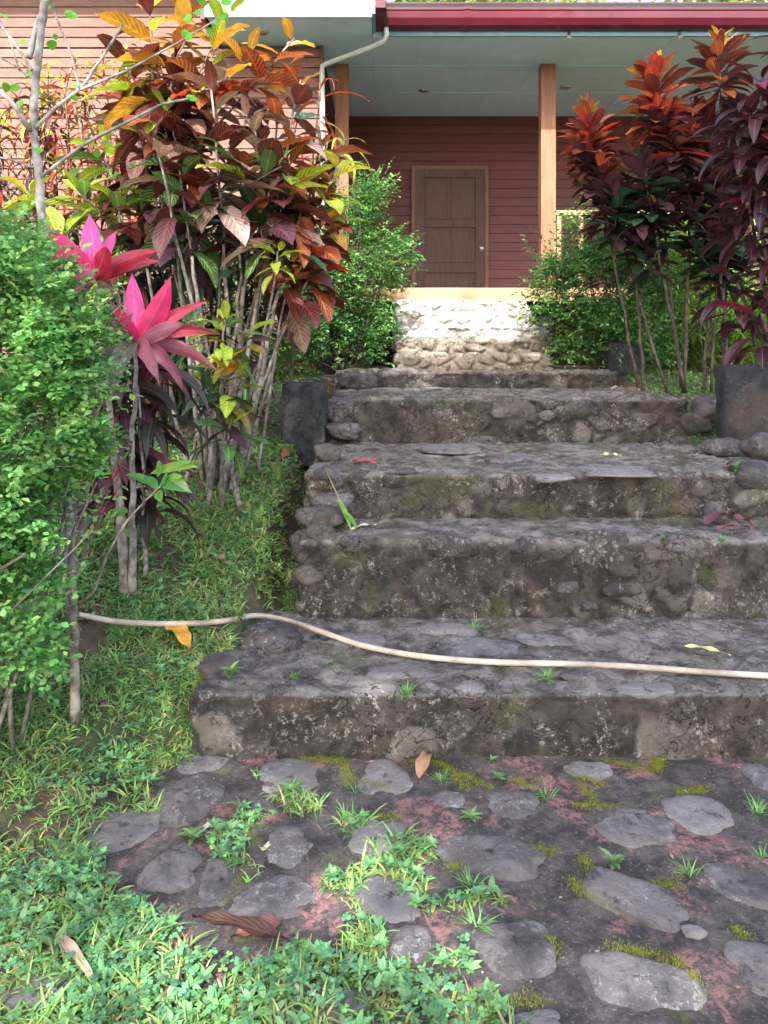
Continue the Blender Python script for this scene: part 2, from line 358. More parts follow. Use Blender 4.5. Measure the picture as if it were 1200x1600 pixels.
KIND = {  # leaf colour, vein colour
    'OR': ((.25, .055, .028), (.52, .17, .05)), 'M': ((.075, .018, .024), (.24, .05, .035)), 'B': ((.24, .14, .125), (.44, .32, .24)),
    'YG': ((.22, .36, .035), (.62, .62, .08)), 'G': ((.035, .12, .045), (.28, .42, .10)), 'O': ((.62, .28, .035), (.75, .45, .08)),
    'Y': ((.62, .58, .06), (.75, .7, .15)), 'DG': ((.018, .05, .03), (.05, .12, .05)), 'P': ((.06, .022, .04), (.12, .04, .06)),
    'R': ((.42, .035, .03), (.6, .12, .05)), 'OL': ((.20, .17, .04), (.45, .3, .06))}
def pick(kinds, n):
    ks = rng.choice(len(kinds), n); a = np.array([KIND[k][0] for k in kinds])[ks]; b = np.array([KIND[k][1] for k in kinds])[ks]
    return jit(a, n, .35), jit(b, n, .25)
def whorl(mb, tip, down, run, n, L, W, kt, kb, kind='ell', p0=1.1, p1=-.6, bend=.7, fold=.3, nl=7, nw=4, wave=.05, stalk=.02, turn=1.8):
    """leaves spiralling down a stem from its tip: young ones upright, old ones drooping"""
    i = np.arange(n); q = (i + .5) / n
    n = n; L = L; 
    pos = tip[None] + (down[None] * (q ** 1.1 * run)[:, None]) + (rng.random((n, 3)) - .5) * .02
    yaw = i * 2.399 + rng.random() * 6 + (rng.random(n) - .5) * .6
    pitch = p0 + (p1 - p0) * q + (rng.random(n) - .5) * .5
    a1, b1 = pick(kt, n); a2, b2 = pick(kb, n); mk = (rng.random(n) < np.clip((q - .15 / (turn - .8)) * turn, 0, 1))[:, None]
    c1 = np.where(mk, a2, a1); c2 = np.where(mk, b2, b1)
    LL = L * (.55 + .6 * np.minimum(q * 2.2, 1)) * (.8 + .4 * rng.random(n))
    leaves(mb, pos, yaw, pitch, LL, W * LL / L, bend * (.5 + rng.random(n)), fold * (.4 + rng.random(n)), (rng.random(n) - .5) * .9, kind, nl, nw, c1, c2, wave, stalk)

# ------------------------------------------------------------ ground and path
def grid_mesh(mb, xs, ys, zf, a=None, m=0):
    X, Y = np.meshgrid(xs, ys); Z = zf(X, Y); V = np.stack([X, Y, Z], -1).reshape(-1, 3)
    g = np.arange(X.size).reshape(X.shape)
    F = np.stack([g[:-1, :-1], g[:-1, 1:], g[1:, 1:], g[1:, :-1]], -1).reshape(-1, 4)
    mb.add(V, F, a=None if a is None else a(X, Y).ravel(), m=m)
mb = MB()
xs = np.concatenate([[-150, -60, -25, -12, -8, -6], np.arange(-5, 6.01, .06), [8, 12, 25, 60, 150]])
ys = np.concatenate([[-150, -60, -25, -12, -8, -5, -3, -1], np.arange(0, 9.01, .06), [11, 14, 25, 60, 150]])
grid_mesh(mb, xs, ys, ground)
tag(mb.build('ground', M['soil']), kind='structure')
mb = MB()
def path_z(X, Y):
    p = np.stack([X.ravel(), Y.ravel(), 0 * X.ravel()], 1)
    edge = sstep(X, -1.15, -.95) * 1.0
    return (.012 + (fbm(p, 5, 4, 3) * .006 + fbm(p, 40, 3, 9) * .0022).reshape(X.shape)) * edge - .02 * (1 - edge)
grid_mesh(mb, np.arange(-1.2, 3.4, .012), np.concatenate([np.arange(-3, 1.1, .1), np.arange(1.1, 2.9, .009)]), path_z)
path = tag(mb.build('path', M['path']), kind='structure')
STN = [(315,1188,78,46,0),(293,1255,100,80,10),(455,1222,92,62,-5),(600,1220,88,52,0),(265,1368,100,80,0),(345,1385,66,80,0),(452,1330,80,64,0),
 (422,1415,130,78,0),(590,1310,95,58,0),(610,1412,108,74,0),(800,1263,90,46,8),(768,1345,168,66,12),(990,1297,122,64,14),(1095,1275,100,60,10),
 (1190,1220,50,50,0),(990,1408,170,68,24),(1158,1388,112,60,12),(805,1482,112,84,-8),(1000,1540,172,92,8),(1190,1525,90,90,0),(925,1208,82,30,0),
 (840,1604,80,40,0),(195,1300,110,62,-15),(700,1255,50,26,0),(1085,1465,40,22,0),(60,1560,150,60,0),(520,1575,110,60,0),(640,1480,70,50,0)]
def paving(i, X0, Y0, a, b, rot, hgt):
    mb = MB(); nr, ns = 9, 44; th = np.arange(ns) * 2 * PI / ns
    sd = i * 3.7; q = np.stack([np.cos(th) * 1.1 + sd, np.sin(th) * 1.1, 0 * th + sd], 1)
    rr = 1 + .26 * vnoise(q, 2) + .14 * vnoise(q * 2.3, 3) + .03 * vnoise(q * 7, 4)
    rr = rr * (1 / (np.abs(np.cos(th)) ** 2.7 + np.abs(np.sin(th)) ** 2.7) ** (1 / 2.7))
    rho = np.array([.001, .2, .38, .55, .7, .82, .92, .985, 1.02]); V = []
    for k_, r in enumerate(rho):
        x = a * r * rr * np.cos(th); y = b * r * rr * np.sin(th)
        c, s_ = math.cos(rot), math.sin(rot); V.append(np.stack([X0 + x * c - y * s_, Y0 + x * s_ + y * c, 0 * x + hgt * (1 - r ** 5) - (.02 if k_ == 8 else 0)], 1))
    V = np.concatenate(V); V[:, 2] += .013 + fbm(V, 14, 3, i) * .004 + fbm(V, 55, 3, i) * .0012
    F = [(r * ns + j, r * ns + (j + 1) % ns, (r + 1) * ns + (j + 1) % ns, (r + 1) * ns + j) for r in range(nr - 1) for j in range(ns)]
    F += [(0, j, j + 1, j + 2) for j in range(1, ns - 2, 2)]
    mb.add(V, F, a=rng.random()); mb.build('paving_stone', M['pave'], path)
stone_spots = []
for i, (px, py, pw, ph, r) in enumerate(STN):
    Y0 = FPX * EYE / (py - HY); X0 = (px - 600) / FPX * Y0
    a, b = pw * Y0 / FPX / 2, ph * Y0 * Y0 / (FPX * EYE) / 2
    paving(i, X0, Y0, a, b, -math.radians(r) * 1.3, .008 + .007 * rng.random()); stone_spots.append((X0, Y0, a, b))
for i in range(26):                                  # the path beyond the frame
    X0, Y0 = (rng.random() * 2.2 + 1.5, rng.random() * 1.6 + 1.1) if i < 10 else (rng.random() * 3.4 - .7, rng.random() * 2.8 - 1.4)
    if all(math.hypot(X0 - s[0], Y0 - s[1]) > .22 for s in stone_spots) and (X0 / max(Y0, .1) > .52 or Y0 < 1.55):
        paving(50 + i, X0, Y0, .09, .07, rng.random() * 3, .012); stone_spots.append((X0, Y0, .09, .07))

# ------------------------------------------------------------ stone steps
def rbox(mb, x0, x1, y0, y1, z0, z1, r=.03, res=.014, amp=1., seed=0, cs=5.5, faces='tflr', slant=0., cell_amp=.018, wob=.012, m=0, mort=True):
    lo, hi = np.array([x0, y0, z0]), np.array([x1, y1, z1])
    def face(ax, side, u, v):
        nu = max(2, int((hi[u] - lo[u]) / res)); nv = max(2, int((hi[v] - lo[v]) / res))
        A, B = np.meshgrid(np.linspace(lo[u], hi[u], nu + 1), np.linspace(lo[v], hi[v], nv + 1))
        P = np.zeros((A.size, 3)); P[:, u] = A.ravel(); P[:, v] = B.ravel(); P[:, ax] = hi[ax] if side else lo[ax]
        q = np.clip(P, lo + r, np.maximum(hi - r, lo + r)); q[:, 2] = np.clip(P[:, 2], lo[2], hi[2] - r)
        d = P - q; n = d / (np.linalg.norm(d, axis=1)[:, None] + 1e-9); P2 = q + n * r
        S = P2 * np.array([1, 1, 1.5]) * cs + .35 * np.stack([fbm(P2, 5, 2, seed + 40 + k) for k in range(3)], 1)
        F1, F2, cid = voronoi(S, seed); e = sstep(F2 - F1, .02, .28)
        plaster = sstep(fbm(P2, 2.3, 3, seed + 60), -.1, .45) if mort else 0
        disp = amp * (cell_amp * (e - .75) * (1 - .8 * plaster) + cell_amp * .7 * (cid - .5) * e * (1 - plaster) + .006 * fbm(P2, 13, 4, seed + 1) + .0035 * fbm(P2, 34, 3, seed + 9) + wob * fbm(P2, 1.9, 2, seed + 2))
        P2 = P2 + n * disp[:, None]
        if slant: P2[:, 0] += slant * (P2[:, 1] - y0) * sstep(-P2[:, 0], -x0 - .5, -x0)
        g = np.arange(A.size).reshape(A.shape)
        F = np.stack([g[:-1, :-1], g[:-1, 1:], g[1:, 1:], g[1:, :-1]], -1).reshape(-1, 4)
        if (ax == 1) == bool(side): F = F[:, ::-1]
        if ax == 0 and not side: F = F[:, ::-1]
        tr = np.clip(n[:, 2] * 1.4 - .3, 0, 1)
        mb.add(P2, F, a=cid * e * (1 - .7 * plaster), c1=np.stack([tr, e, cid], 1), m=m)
    if 't' in faces: face(2, 1, 0, 1)
    if 'f' in faces: face(1, 0, 0, 2)
    if 'b' in faces: face(1, 1, 0, 2)
    if 'l' in faces: face(0, 0, 1, 2)
    if 'r' in faces: face(0, 1, 1, 2)
stairs = empty('stone_steps', (0.8, 2.77, 0), 'wide dark weathered stone steps climbing through the middle of the garden', 'steps')
for i, (a, b, t, xl, xr) in enumerate(STEPS):
    mb = MB(); bot = [-.05, .12, .45, .7, 1.05][i]
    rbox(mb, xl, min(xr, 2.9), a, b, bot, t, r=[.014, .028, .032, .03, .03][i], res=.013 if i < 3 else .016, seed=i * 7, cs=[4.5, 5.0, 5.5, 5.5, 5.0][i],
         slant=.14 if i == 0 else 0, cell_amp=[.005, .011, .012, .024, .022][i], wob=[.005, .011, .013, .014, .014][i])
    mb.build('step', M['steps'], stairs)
def rock(mb, c, s, seed, m=0, n=26):
    th = np.linspace(0, PI, n // 2 + 1); ph = np.arange(n) * 2 * PI / n; T, Q = np.meshgrid(th, ph, indexing='ij')
    D = np.stack([np.sin(T) * np.cos(Q), np.sin(T) * np.sin(Q), np.cos(T)], -1).reshape(-1, 3)
    D2 = np.sign(D) * np.abs(D) ** .8
    r = 1 + .30 * fbm(D + seed * 3.1, 1.3, 3, seed) + .05 * fbm(D + seed, 5, 3, seed)
    V = np.array(c) + D2 * r[:, None] * np.array(s); g = np.arange(len(D)).reshape(T.shape)
    F = np.stack([g[:-1], np.roll(g, -1, 1)[:-1], np.roll(g, -1, 1)[1:], g[1:]], -1).reshape(-1, 4)[:, ::-1]
    mb.add(V, F, a=rng.random(), m=m)
ROCKS = [(512,745,30,17,4.1),(524,785,30,14,4.0),(505,806,36,15,3.85),(468,850,15,18,3.72),(476,905,18,15,3.65),(425,1003,50,22,3.25),(364,1040,50,15,3.04),
 (512,708,20,14,4.5),(540,672,26,12,5.2),(556,594,34,15,6.5),(530,640,24,22,5.35),(1170,742,40,22,4.1),(1118,800,16,16,3.9),(1130,700,26,16,4.7),(1085,660,20,18,5.3),
 (1105,640,24,18,5.35),(1060,690,14,9,5.2),(488,1080,0,0,0),(500,838,24,18,3.66),(452,1062,0,0,0),(1190,700,30,20,4.4)]
for i, (px, py, rx, rz, Y) in enumerate(ROCKS):
    if not rx: continue
    mb = MB(); c = at(px, py, Y); rock(mb, c, (rx * Y / FPX, rx * Y / FPX * .95, rz * Y / FPX), i + 3); mb.build('edge_stone', M['edge'], stairs)
# slabs set in the lowest tread and stones bedded in the risers
for i, (px, py, pw, ph, z) in enumerate([(640,1050,120,22,.242),(740,1010,120,28,.242),(470,1080,50,14,.243),(845,1000,90,18,.242),(700,985,90,16,.242),(560,1000,90,24,.242),(930,1058,110,28,.245),
        (1010,1075,90,18,.245),(735,1075,50,16,.247),(860,745,60,8,.833),(700,700,90,12,.835),(960,735,120,14,.835),(790,715,80,10,.835),(620,735,60,8,.833)]):
    Y0 = FPX * (EYE - z) / (py - HY); X0 = (px - 600) / FPX * Y0; mb = MB()
    rock(mb, (X0, Y0, z - .004), (pw * Y0 / FPX / 2, ph * Y0 * Y0 / (FPX * (EYE - z)) / 2, .016), 60 + i, n=24); mb.build('tread_slab', M['pave'], stairs)
for i, (px, py, rx, rz, Y) in enumerate([(952,852,34,22,3.56),(700,855,36,16,3.56),(620,780,30,24,4.03),(970,922,28,10,3.54),(885,917,16,9,3.54),(920,948,14,6,3.54),(800,640,34,14,5.3),(905,640,26,12,5.3),
        (690,648,30,14,5.3),(1010,655,20,12,5.3),(840,655,18,10,5.29),(855,650,14,8,5.28),(760,690,20,8,5.28),(590,640,36,10,5.3),(1060,850,24,12,3.56),(560,850,26,14,3.56),(820,855,24,12,3.56)]):
    mb = MB(); c = at(px, py, Y); rock(mb, c, (rx * Y / FPX, .022, rz * Y / FPX), 90 + i); mb.build('riser_stone', M['edge'], stairs)

# pale flight up to the porch
fl = empty('porch_flight', (.8, 6.85, 1.28), 'short sunlit flight of pale cobbled steps rising to the porch edge below the door', 'steps')
for k in range(5):
    mb = MB(); y = 6.86 + .245 * k; z = 1.42 + .137 * k
    rbox(mb, .10, 1.52 - .012 * k, y, y + (.34 if k < 4 else .22), z - .22, z - (0 if k < 4 else .01), r=.035, res=.012, seed=70 + k, cs=6.5, cell_amp=.038, wob=.014, mort=False)
    mb.build('step', M['flight'] if k > 1 else M['flight_shaded'], fl)

# concrete blocks
def block(label, x0, x1, y0, y1, z0, z1, seed, rot=0):
    mb = MB(); rbox(mb, x0, x1, y0, y1, z0, z1, r=.025, res=.02, seed=seed, cell_amp=.0, wob=.008, faces='tflrb', mort=False)
    tag(mb.build('concrete_block', M['block']), label, 'block', 'concrete blocks beside the steps')
block('squat blackened concrete block left of the steps beside the croton stems', -.69, -.39, 5.1, 5.3, .70, 1.255, 5)
block('large dark concrete block at the right edge behind the purple dead leaves', 2.10, 2.6, 4.72, 4.88, .7, 1.375, 6)
block('small dark concrete block under the round green bush right of the pale flight', 1.97, 2.30, 6.75, 7.0, 1.15, 1.525, 8)

# ------------------------------------------------------------ house
M['siding'] = paint_mat('orange_brown_siding', (.185, .105, .082), .16, .7, (1, 1, 6))
M['siding_dark'] = paint_mat('maroon_siding', (.135, .044, .045), .16, .5, (.6, 1, 7))
M['wood'] = paint_mat('varnished_timber', (.27, .125, .068), .16, .45, (6, 6, .5))
M['board'] = paint_mat('pine_board', (.42, .24, .14), .12, .5, (.5, 4, 4))
M['door'] = paint_mat('door_wood', (.075, .033, .031), .25, .42, (9, 9, .6))
M['frame'] = paint_mat('door_frame_wood', (.17, .08, .06), .15, .45, (6, 6, .8))
M['soffit'] = paint_mat('grey_green_soffit', (.50, .76, .88), .03, .7)
M['white'] = paint_mat('white_fascia', (.17, .42, .48), .04, .6)
M['blue'] = paint_mat('pale_blue_fascia', (.17, .34, .44), .06, .5)
M['gutter'] = paint_mat('maroon_gutter_metal', (.085, .008, .02), .08, .38, coat=.25, bump=.02)
M['pipe'] = paint_mat('cream_plastic_pipe', (.40, .45, .42), .06, .4, bump=.02)
M['floor'] = paint_mat('dark_floor_boards', (.10, .06, .045), .1, .6)
M['metal'] = paint_mat('satin_steel', (.6, .6, .6), .05, .3, bump=.02); M['metal'].node_tree.nodes['Principled BSDF'].inputs['Metallic'].default_value = .9
M['glass'] = paint_mat('lamp_glass', (.35, .37, .36), .05, .2, bump=.0)
M['hose'] = paint_mat('hose_plastic', (.40, .34, .28), .28, .5, bump=.05)
house = empty('house', (2, 9, 1.28), 'timber house with maroon boarded porch, grey green ceiling and red gutter', 'house')
FLR, CEI = 2.08, 4.47
def siding(mb, x0, x1, y, z0, z1, pitch, axis='x'):
    z = z0
    while z < z1 - .01:
        h = min(pitch, z1 - z); e = (rng.random() - .5) * .003
        if axis == 'x':
            V = [(x0, y - .014 + e, z), (x1, y - .014 + e, z), (x1, y - .004, z + h - .006), (x0, y - .004, z + h - .006), (x0, y + .006, z + h - .006), (x1, y + .006, z + h - .006), (x1, y + .006, z + h), (x0, y + .006, z + h), (x0, y + .006, z), (x1, y + .006, z)]
        else:
            V = [(y + .014, x0, z), (y + .014, x1, z), (y + .004, x1, z + h - .006), (y + .004, x0, z + h - .006), (y - .006, x0, z + h - .006), (y - .006, x1, z + h - .006), (y - .006, x1, z + h), (y - .006, x0, z + h), (y - .006, x0, z), (y - .006, x1, z)]
        mb.add(V, [(0, 1, 2, 3), (3, 2, 5, 4), (4, 5, 6, 7), (8, 9, 1, 0)], a=rng.random()); z += h
mb = MB(); siding(mb, -9, -.63, 7.6, 1.35, 4.44, .1); siding(mb, -9, -1.62, 7.6, 4.45, 6.6, .1); mb.box(-9, -.66, 7.62, 7.7, 1.2, 4.6)
mb.build('wing_wall', M['siding'], house, False)
mb = MB(); siding(mb, 7.6, 9.95, -.63, 1.35, CEI, .1, 'y'); mb.box(-.75, -.64, 7.7, 9.9, 1.2, 4.4); mb.build('side_wall', M['siding_dark'], house, False)
mb = MB(); siding(mb, -.63, 8, 9.95, 1.2, CEI + .02, .117); mb.box(-.6, 8, 9.98, 10.1, 1.2, 4.4); mb.build('porch_wall', M['siding_dark'], house, False)
mb = MB(); mb.box(-.632, -.60, 7.575, 7.62, 1.35, 4.46); mb.build('corner_trim', M['siding_dark'], house, False)
mb = MB(); mb.box(-.11, 8, 7.39, 9.96, CEI, CEI + .05); mb.box(-1.6, -.115, 6.97, 7.66, CEI, CEI + .05); mb.box(-.75, -.112, 7.662, 9.96, CEI, CEI + .05); mb.build('soffit', M['soffit'], house, False)
mb = MB()
for y in (8.14, 9.0): mb.box(-.62, 8, y, y + .012, CEI - .006, CEI - .001)
for x in (.35, 1.57, 2.79, 4.0): mb.box(x, x + .008, 7.42, 9.94, CEI - .005, CEI - .001)
mb.build('ceiling_batten', M['soffit'], house, False)
mb = MB(); mb.box(-1.62, -.11, 6.94, 6.968, CEI, 4.86); mb.build('wing_fascia', M['white'], house, False)
mb = MB(); mb.box(-1.66, -1.622, 6.94, 7.59, CEI - .02, 4.88); mb.build('fascia_end', M['siding_dark'], house, False)
mb = MB(); mb.box(-.108, -.08, 6.94, 7.36, CEI + .03, 4.86); mb.build('side_fascia', M['blue'], house, False)
mb = MB(); mb.box(-.02, 8, 7.36, 7.388, CEI - .002, 4.72); mb.build('fascia', M['blue'], house, False)
def gutter_prof(d, h): return [(0, h), (0, 0), (-d * .35, -.0), (-d * .75, h * .12), (-d, h * .45), (-d * 1.04, h * .8), (-d * .98, h * .84), (-d * 1.06, h * .88), (-d * 1.06, h), (-d * .98, h)]
def gutter(mb, x0, x1, y, z, d=.13, h=.17, off=0.):
    pr = gutter_prof(d + off, h + off); k = len(pr)
    V = [(x0, y + p[0], z + p[1] - off / 2) for p in pr] + [(x1, y + p[0], z + p[1] - off / 2) for p in pr]
    F = [(i, i + 1, k + i + 1, k + i) for i in range(k - 1)]
    F += [(0, i, i + 1, 0) for i in range(1, k - 1)] + [(k, k + i + 1, k + i, k) for i in range(1, k - 1)]
    mb.add(V, F)
g = MB(); gutter(g, .02, 8, 7.355, 4.51); gut = g.build('gutter', M['gutter'], house, False)
g = MB(); gutter(g, .76, .82, 7.357, 4.51, off=.008); g.build('joint_sleeve', M['gutter'], gut, False)
for x in (1.76, 2.82, 4.2):
    g = MB(); g.box(x, x + .018, 7.34, 7.354, 4.44, 4.53); g.box(x - .012, x + .03, 7.33, 7.339, 4.43, 4.46); g.build('bracket', M['edge'], gut, False)
mb = MB(); mb.box(-.078, .015, 6.86, 7.5, 4.52, 4.70); mb.box(-.09, .02, 6.85, 7.5, 4.70, 4.715); mb.build('side_gutter', M['gutter'], house, False)
mb = MB(); V = [(-.02, 7.22, 4.715), (8, 7.22, 4.715), (8, 12, 5.7), (-.02, 12, 5.7), (-.02, 7.22, 4.73), (8, 7.22, 4.73), (8, 12, 5.72), (-.02, 12, 5.72)]
mb.add(V, [(0, 3, 2, 1), (4, 5, 6, 7), (0, 1, 5, 4), (3, 7, 6, 2), (0, 4, 7, 3), (1, 2, 6, 5)]); mb.build('roof', M['gutter'], house, False)
mb = MB(); V = [(-1.66, 6.86, 4.87), (-.02, 6.86, 4.87), (-.02, 7.6, 5.05), (-1.66, 7.6, 5.05), (-1.66, 6.86, 4.9), (-.02, 6.86, 4.9), (-.02, 7.6, 5.08), (-1.66, 7.6, 5.08)]
mb.add(V, [(0, 3, 2, 1), (4, 5, 6, 7), (0, 1, 5, 4), (3, 7, 6, 2), (0, 4, 7, 3), (1, 2, 6, 5)]); mb.box(-1.66, -.03, 7.6, 12, 5.05, 5.09); mb.box(-9, -1.4, 6.95, 7.6, 5.35, 5.42); mb.build('wing_roof', M['gutter'], house, False)
for x0, x1 in ((-.515, -.375), (1.655, 1.81), (4.6, 4.75)):
    mb = MB(); mb.box(x0, x1, 8.09, 8.23, FLR, CEI - .001); mb.build('porch_post', M['wood'], house, False)
mb = MB(); mb.box(-.62, 8, 8.10, 9.94, 1.98, FLR); mb.build('porch_floor', M['floor'], house, False)
mb = MB(); mb.box(-.62, 8, 8.03, 8.085, 1.965, 2.105); mb.build('floor_edge_board', M['board'], house, False)
for x in (-.3, 1.65, 3.4):
    mb = MB(); mb.box(x, x + .14, 8.2, 8.34, 1.2, 1.975); mb.build('stilt', M['block'], house, False)
mb = MB(); rl = MB()
for k in (0, 1, 4, 7, 9, 12, 14):
    x = 1.83 + k * .23
    mb = MB(); mb.box(x, x + .045, 8.12, 8.17, 2.11, 2.88); mb.build('baluster', M['board'], house, False)
rl.box(1.815, 5.4, 8.11, 8.18, 2.882, 2.93); rl.build('handrail', M['board'], house, False)
# door
dr = MB(); X0, X1, ZT = .40, 1.30, 3.76; YD = 9.90
dr.box(X0, X1, YD, YD + .03, FLR + .005, ZT)
for x0, x1 in ((X0, X0 + .12), (X1 - .12, X1)): dr.box(x0, x1, YD - .026, YD - .001, FLR + .005, ZT)
for z0, z1 in ((ZT - .1, ZT - .001), (3.02, 3.10), (2.44, 2.54), (FLR + .01, FLR + .06)): dr.box(X0 + .122, X1 - .122, YD - .025, YD - .001, z0, z1)
for x0, x1, z0, z1 in ((.54, .83, 2.57, 2.99), (.87, 1.16, 2.57, 2.99), (.54, .83, 3.13, 3.63), (.87, 1.16, 3.13, 3.63), (.54, 1.16, 2.17, 2.42)):
    dr.box(x0, x1, YD - .012, YD - .001, z0, z1)
door = dr.build('door', M['door'], house, False)
kn = MB(); rock(kn, (1.25, YD - .06, 2.74), (.032, .03, .032), 2, n=14); kn.tube([(1.25, YD - .02, 2.74), (1.25, YD - .05, 2.74)], .014, 8); kn.box(1.22, 1.28, YD - .032, YD - .0265, 2.70, 2.78); kn.build('handle', M['metal'], door)
fr = MB(); fr.box(X0 - .045, X0 - .002, YD - .03, YD + .035, FLR, ZT + .05); fr.box(X1 + .002, X1 + .045, YD - .03, YD + .035, FLR, ZT + .05); fr.box(X0 - .001, X1 + .001, YD - .029, YD + .035, ZT + .003, ZT + .05)
fr.build('door_frame', M['frame'], house, False)
for x, y in ((.46, 8.93), (2.08, 8.82), (-1.15, 7.27)):
    mb = MB(); a = np.linspace(0, 2 * PI, 17)[:-1]; V = [(x + r * math.cos(q), y + r * math.sin(q), CEI - dz) for r, dz in ((.06, .001), (.058, .012), (.045, .014)) for q in a]
    F = [(k * 16 + j, k * 16 + (j + 1) % 16, (k + 1) * 16 + (j + 1) % 16, (k + 1) * 16 + j) for k in range(2) for j in range(16)]
    mb.add(V, F); dl = mb.build('downlight', M['metal'], house)
    mb = MB(); V = [(x + .044 * math.cos(q), y + .044 * math.sin(q), CEI - .008) for q in a]; mb.add(V, [(0, j, j + 1, j + 2) for j in range(1, 14, 2)]); mb.build('lens', M['glass'], dl)
mb = MB(); pts = [at(603, 42, 7.3), at(604, 55, 7.3), at(600, 64, 7.32), at(585, 72, 7.35), at(512, 99, 7.52), at(504, 103, 7.54), at(503, 112, 7.54), at(504, 190, 7.54), at(504, 540, 7.54)]
mb.tube(pts, .026, 10); mb.build('downspout', M['pipe'], house)
# ------------------------------------------------------------ garden hose
HP = [(124,968,3.15),(180,972,3.15),(250,975,3.15),(310,974,3.18),(355,970,3.22),(400,970,0),(450,975,0),(500,988,0),(560,1008,0),(640,1024,0),(720,1032,0),(800,1036,0),(900,1037,0),(1000,1042,0),(1100,1050,0),(1200,1056,0),(1290,1060,0),(1400,1075,0)]
pts = []
for px, py, Y in HP:
    if Y: p = at(px, py, Y); p[2] = max(p[2], surf(p[0], Y) + .02)
    else:
        z = .242 + .02; Y = FPX * (EYE - z) / (py - HY); p = np.array([(px - 600) / FPX * Y, Y, z])
        if px < 520: p[2] += .03 * (520 - px) / 120
    pts.append(p)
P = np.array(pts); tt = np.arange(len(P)); ti = np.linspace(0, len(P) - 1, 90)
P = np.stack([np.interp(ti, tt, P[:, k]) for k in range(3)], 1)
for _ in range(4): P[1:-1] = (P[:-2] + 2 * P[1:-1] + P[2:]) / 4
hm = MB(); hm.tube(P, .0115, 10); tag(hm.build('garden_hose', M['hose']), 'long pale cream garden hose lying across the grass and lowest step', 'hose')

# ------------------------------------------------------------ grass and clover
def inpoly(px, py, poly):
    r = np.zeros(len(px), bool); n = len(poly)
    for i in range(n):
        x0, y0 = poly[i]; x1, y1 = poly[(i + 1) % n]
        c = ((y0 > py) != (y1 > py)) & (px < (x1 - x0) * (py - y0) / (y1 - y0 + 1e-9) + x0); r ^= c
    return r
LEFT = [(-600,2600),(-600,560),(440,580),(520,600),(515,640),(505,690),(480,720),(470,780),(455,830),(455,900),(500,960),(380,985),(300,1040),(290,1160),(235,1190),(245,1250),(160,1300),(170,1390),(235,1420),(260,1440),(310,1500),(470,1520),(560,1550),(650,1582),(790,1592),(900,2600)]
PATCH = [(375,1290,38,38),(350,1312,34,40),(450,1247,40,13),(500,1268,40,14),(545,1272,36,20),(590,1352,34,26),(545,1395,26,34),(650,1340,36,16),(710,1430,52,20),(765,1412,40,20),(700,1500,44,26),(560,1470,36,30),(600,1545,80,36),(720,1572,60,22),(400,1370,9,22),(480,1520,80,26),(640,1385,26,16)]
RIGHT = [(985,585),(1040,570),(1130,560),(1130,640),(1060,630),(1010,610)]
def grass_mask(X, Y, Z):
    px, py = proj(X, Y, Z); j = 24 * fbm(np.stack([X, Y, 0 * X], 1), 9, 3, 21); px2, py2 = px + j, py + j
    r = inpoly(px2, py2, LEFT)
    for (a, b, c, d) in PATCH: r |= ((px2 - a) / c) ** 2 + ((py2 - b) / d) ** 2 < 1
    r |= inpoly(px2, py2, RIGHT) & (Y > 5)
    r |= (Y < 1.5) & (X < -.1) | (Y > 5.2) & (X > 2.1) | (X > 2.75) & (Y > 4.3)
    stair = (Y > 2.74) & (Y < 6.9) & (X > -.42) & (X < 2.0); stair |= (Y > 2.74) & (Y < 3.55) & (X > -.62)
    return r & ~stair
def scatter(x0, x1, y0, y1, dens, clump=0., seed=1, frac=.1):
    n = int((x1 - x0) * (y1 - y0) * dens); X = x0 + rng.random(n) * (x1 - x0); Y = y0 + rng.random(n) * (y1 - y0)
    Z = np.maximum(ground(X, Y), np.where((X > -.98) & (Y < 2.8), .014, -9))
    k = grass_mask(X, Y, Z)
    nz = fbm(np.stack([X, Y, 0 * X + seed], 1), 5, 3, seed); k &= (nz > clump - rng.random(n) * .5)
    return X[k], Y[k], Z[k]
gm = MB()
ZN = [(-1.5, .6, 1.45, 2.4, 2900), (-1.8, -.2, 2.4, 3.4, 4200), (-2.6, -.3, 3.4, 5.2, 3000), (-4, 0, 5.2, 7.4, 500), (1.8, 4.5, 5.0, 7.6, 700), (-4, 1, -1.5, 1.45, 350), (-4, -1.6, 1.5, 5, 400), (2.5, 4, 4.3, 5.2, 500)]
for (x0, x1, y0, y1, d) in ZN:
    X, Y, Z = scatter(x0, x1, y0, y1, d, -.46, 3); nt_ = len(X); nb = 6
    Px = np.repeat(X, nb) + (rng.random(nt_ * nb) - .5) * .012; Py = np.repeat(Y, nb) + (rng.random(nt_ * nb) - .5) * .012; Pz = np.repeat(Z, nb) - .004
    n = len(Px); big = np.repeat(.6 + .8 * rng.random(nt_) ** 1.5 + .35 * fbm(np.stack([X, Y, Z], 1), 3, 2, 8), nb)
    far = np.clip(Py / 2.4, 1, 2)
    yel = np.repeat(rng.random(nt_), nb)[:, None]
    c = jit(np.where(yel < .16, (.36, .34, .17), np.where(yel < .55, (.27, .42, .12), (.15, .32, .11))), n, .35)
    leaves(gm, np.stack([Px, Py, Pz], 1), rng.random(n) * 2 * PI, .35 + rng.random(n) * 1.0, .044 * big * (.5 + rng.random(n)), .0072 * (.7 + .7 * rng.random(n)) * far ** .6, .6 + rng.random(n) * 1.3, .2, (rng.random(n) - .5), 'blade', 4, 1, c, c)
grass = tag(gm.build('grass', M['grass']), 'bright green grass growing over the left bank and between paving stones', 'grass', kind='stuff')
cm = MB()
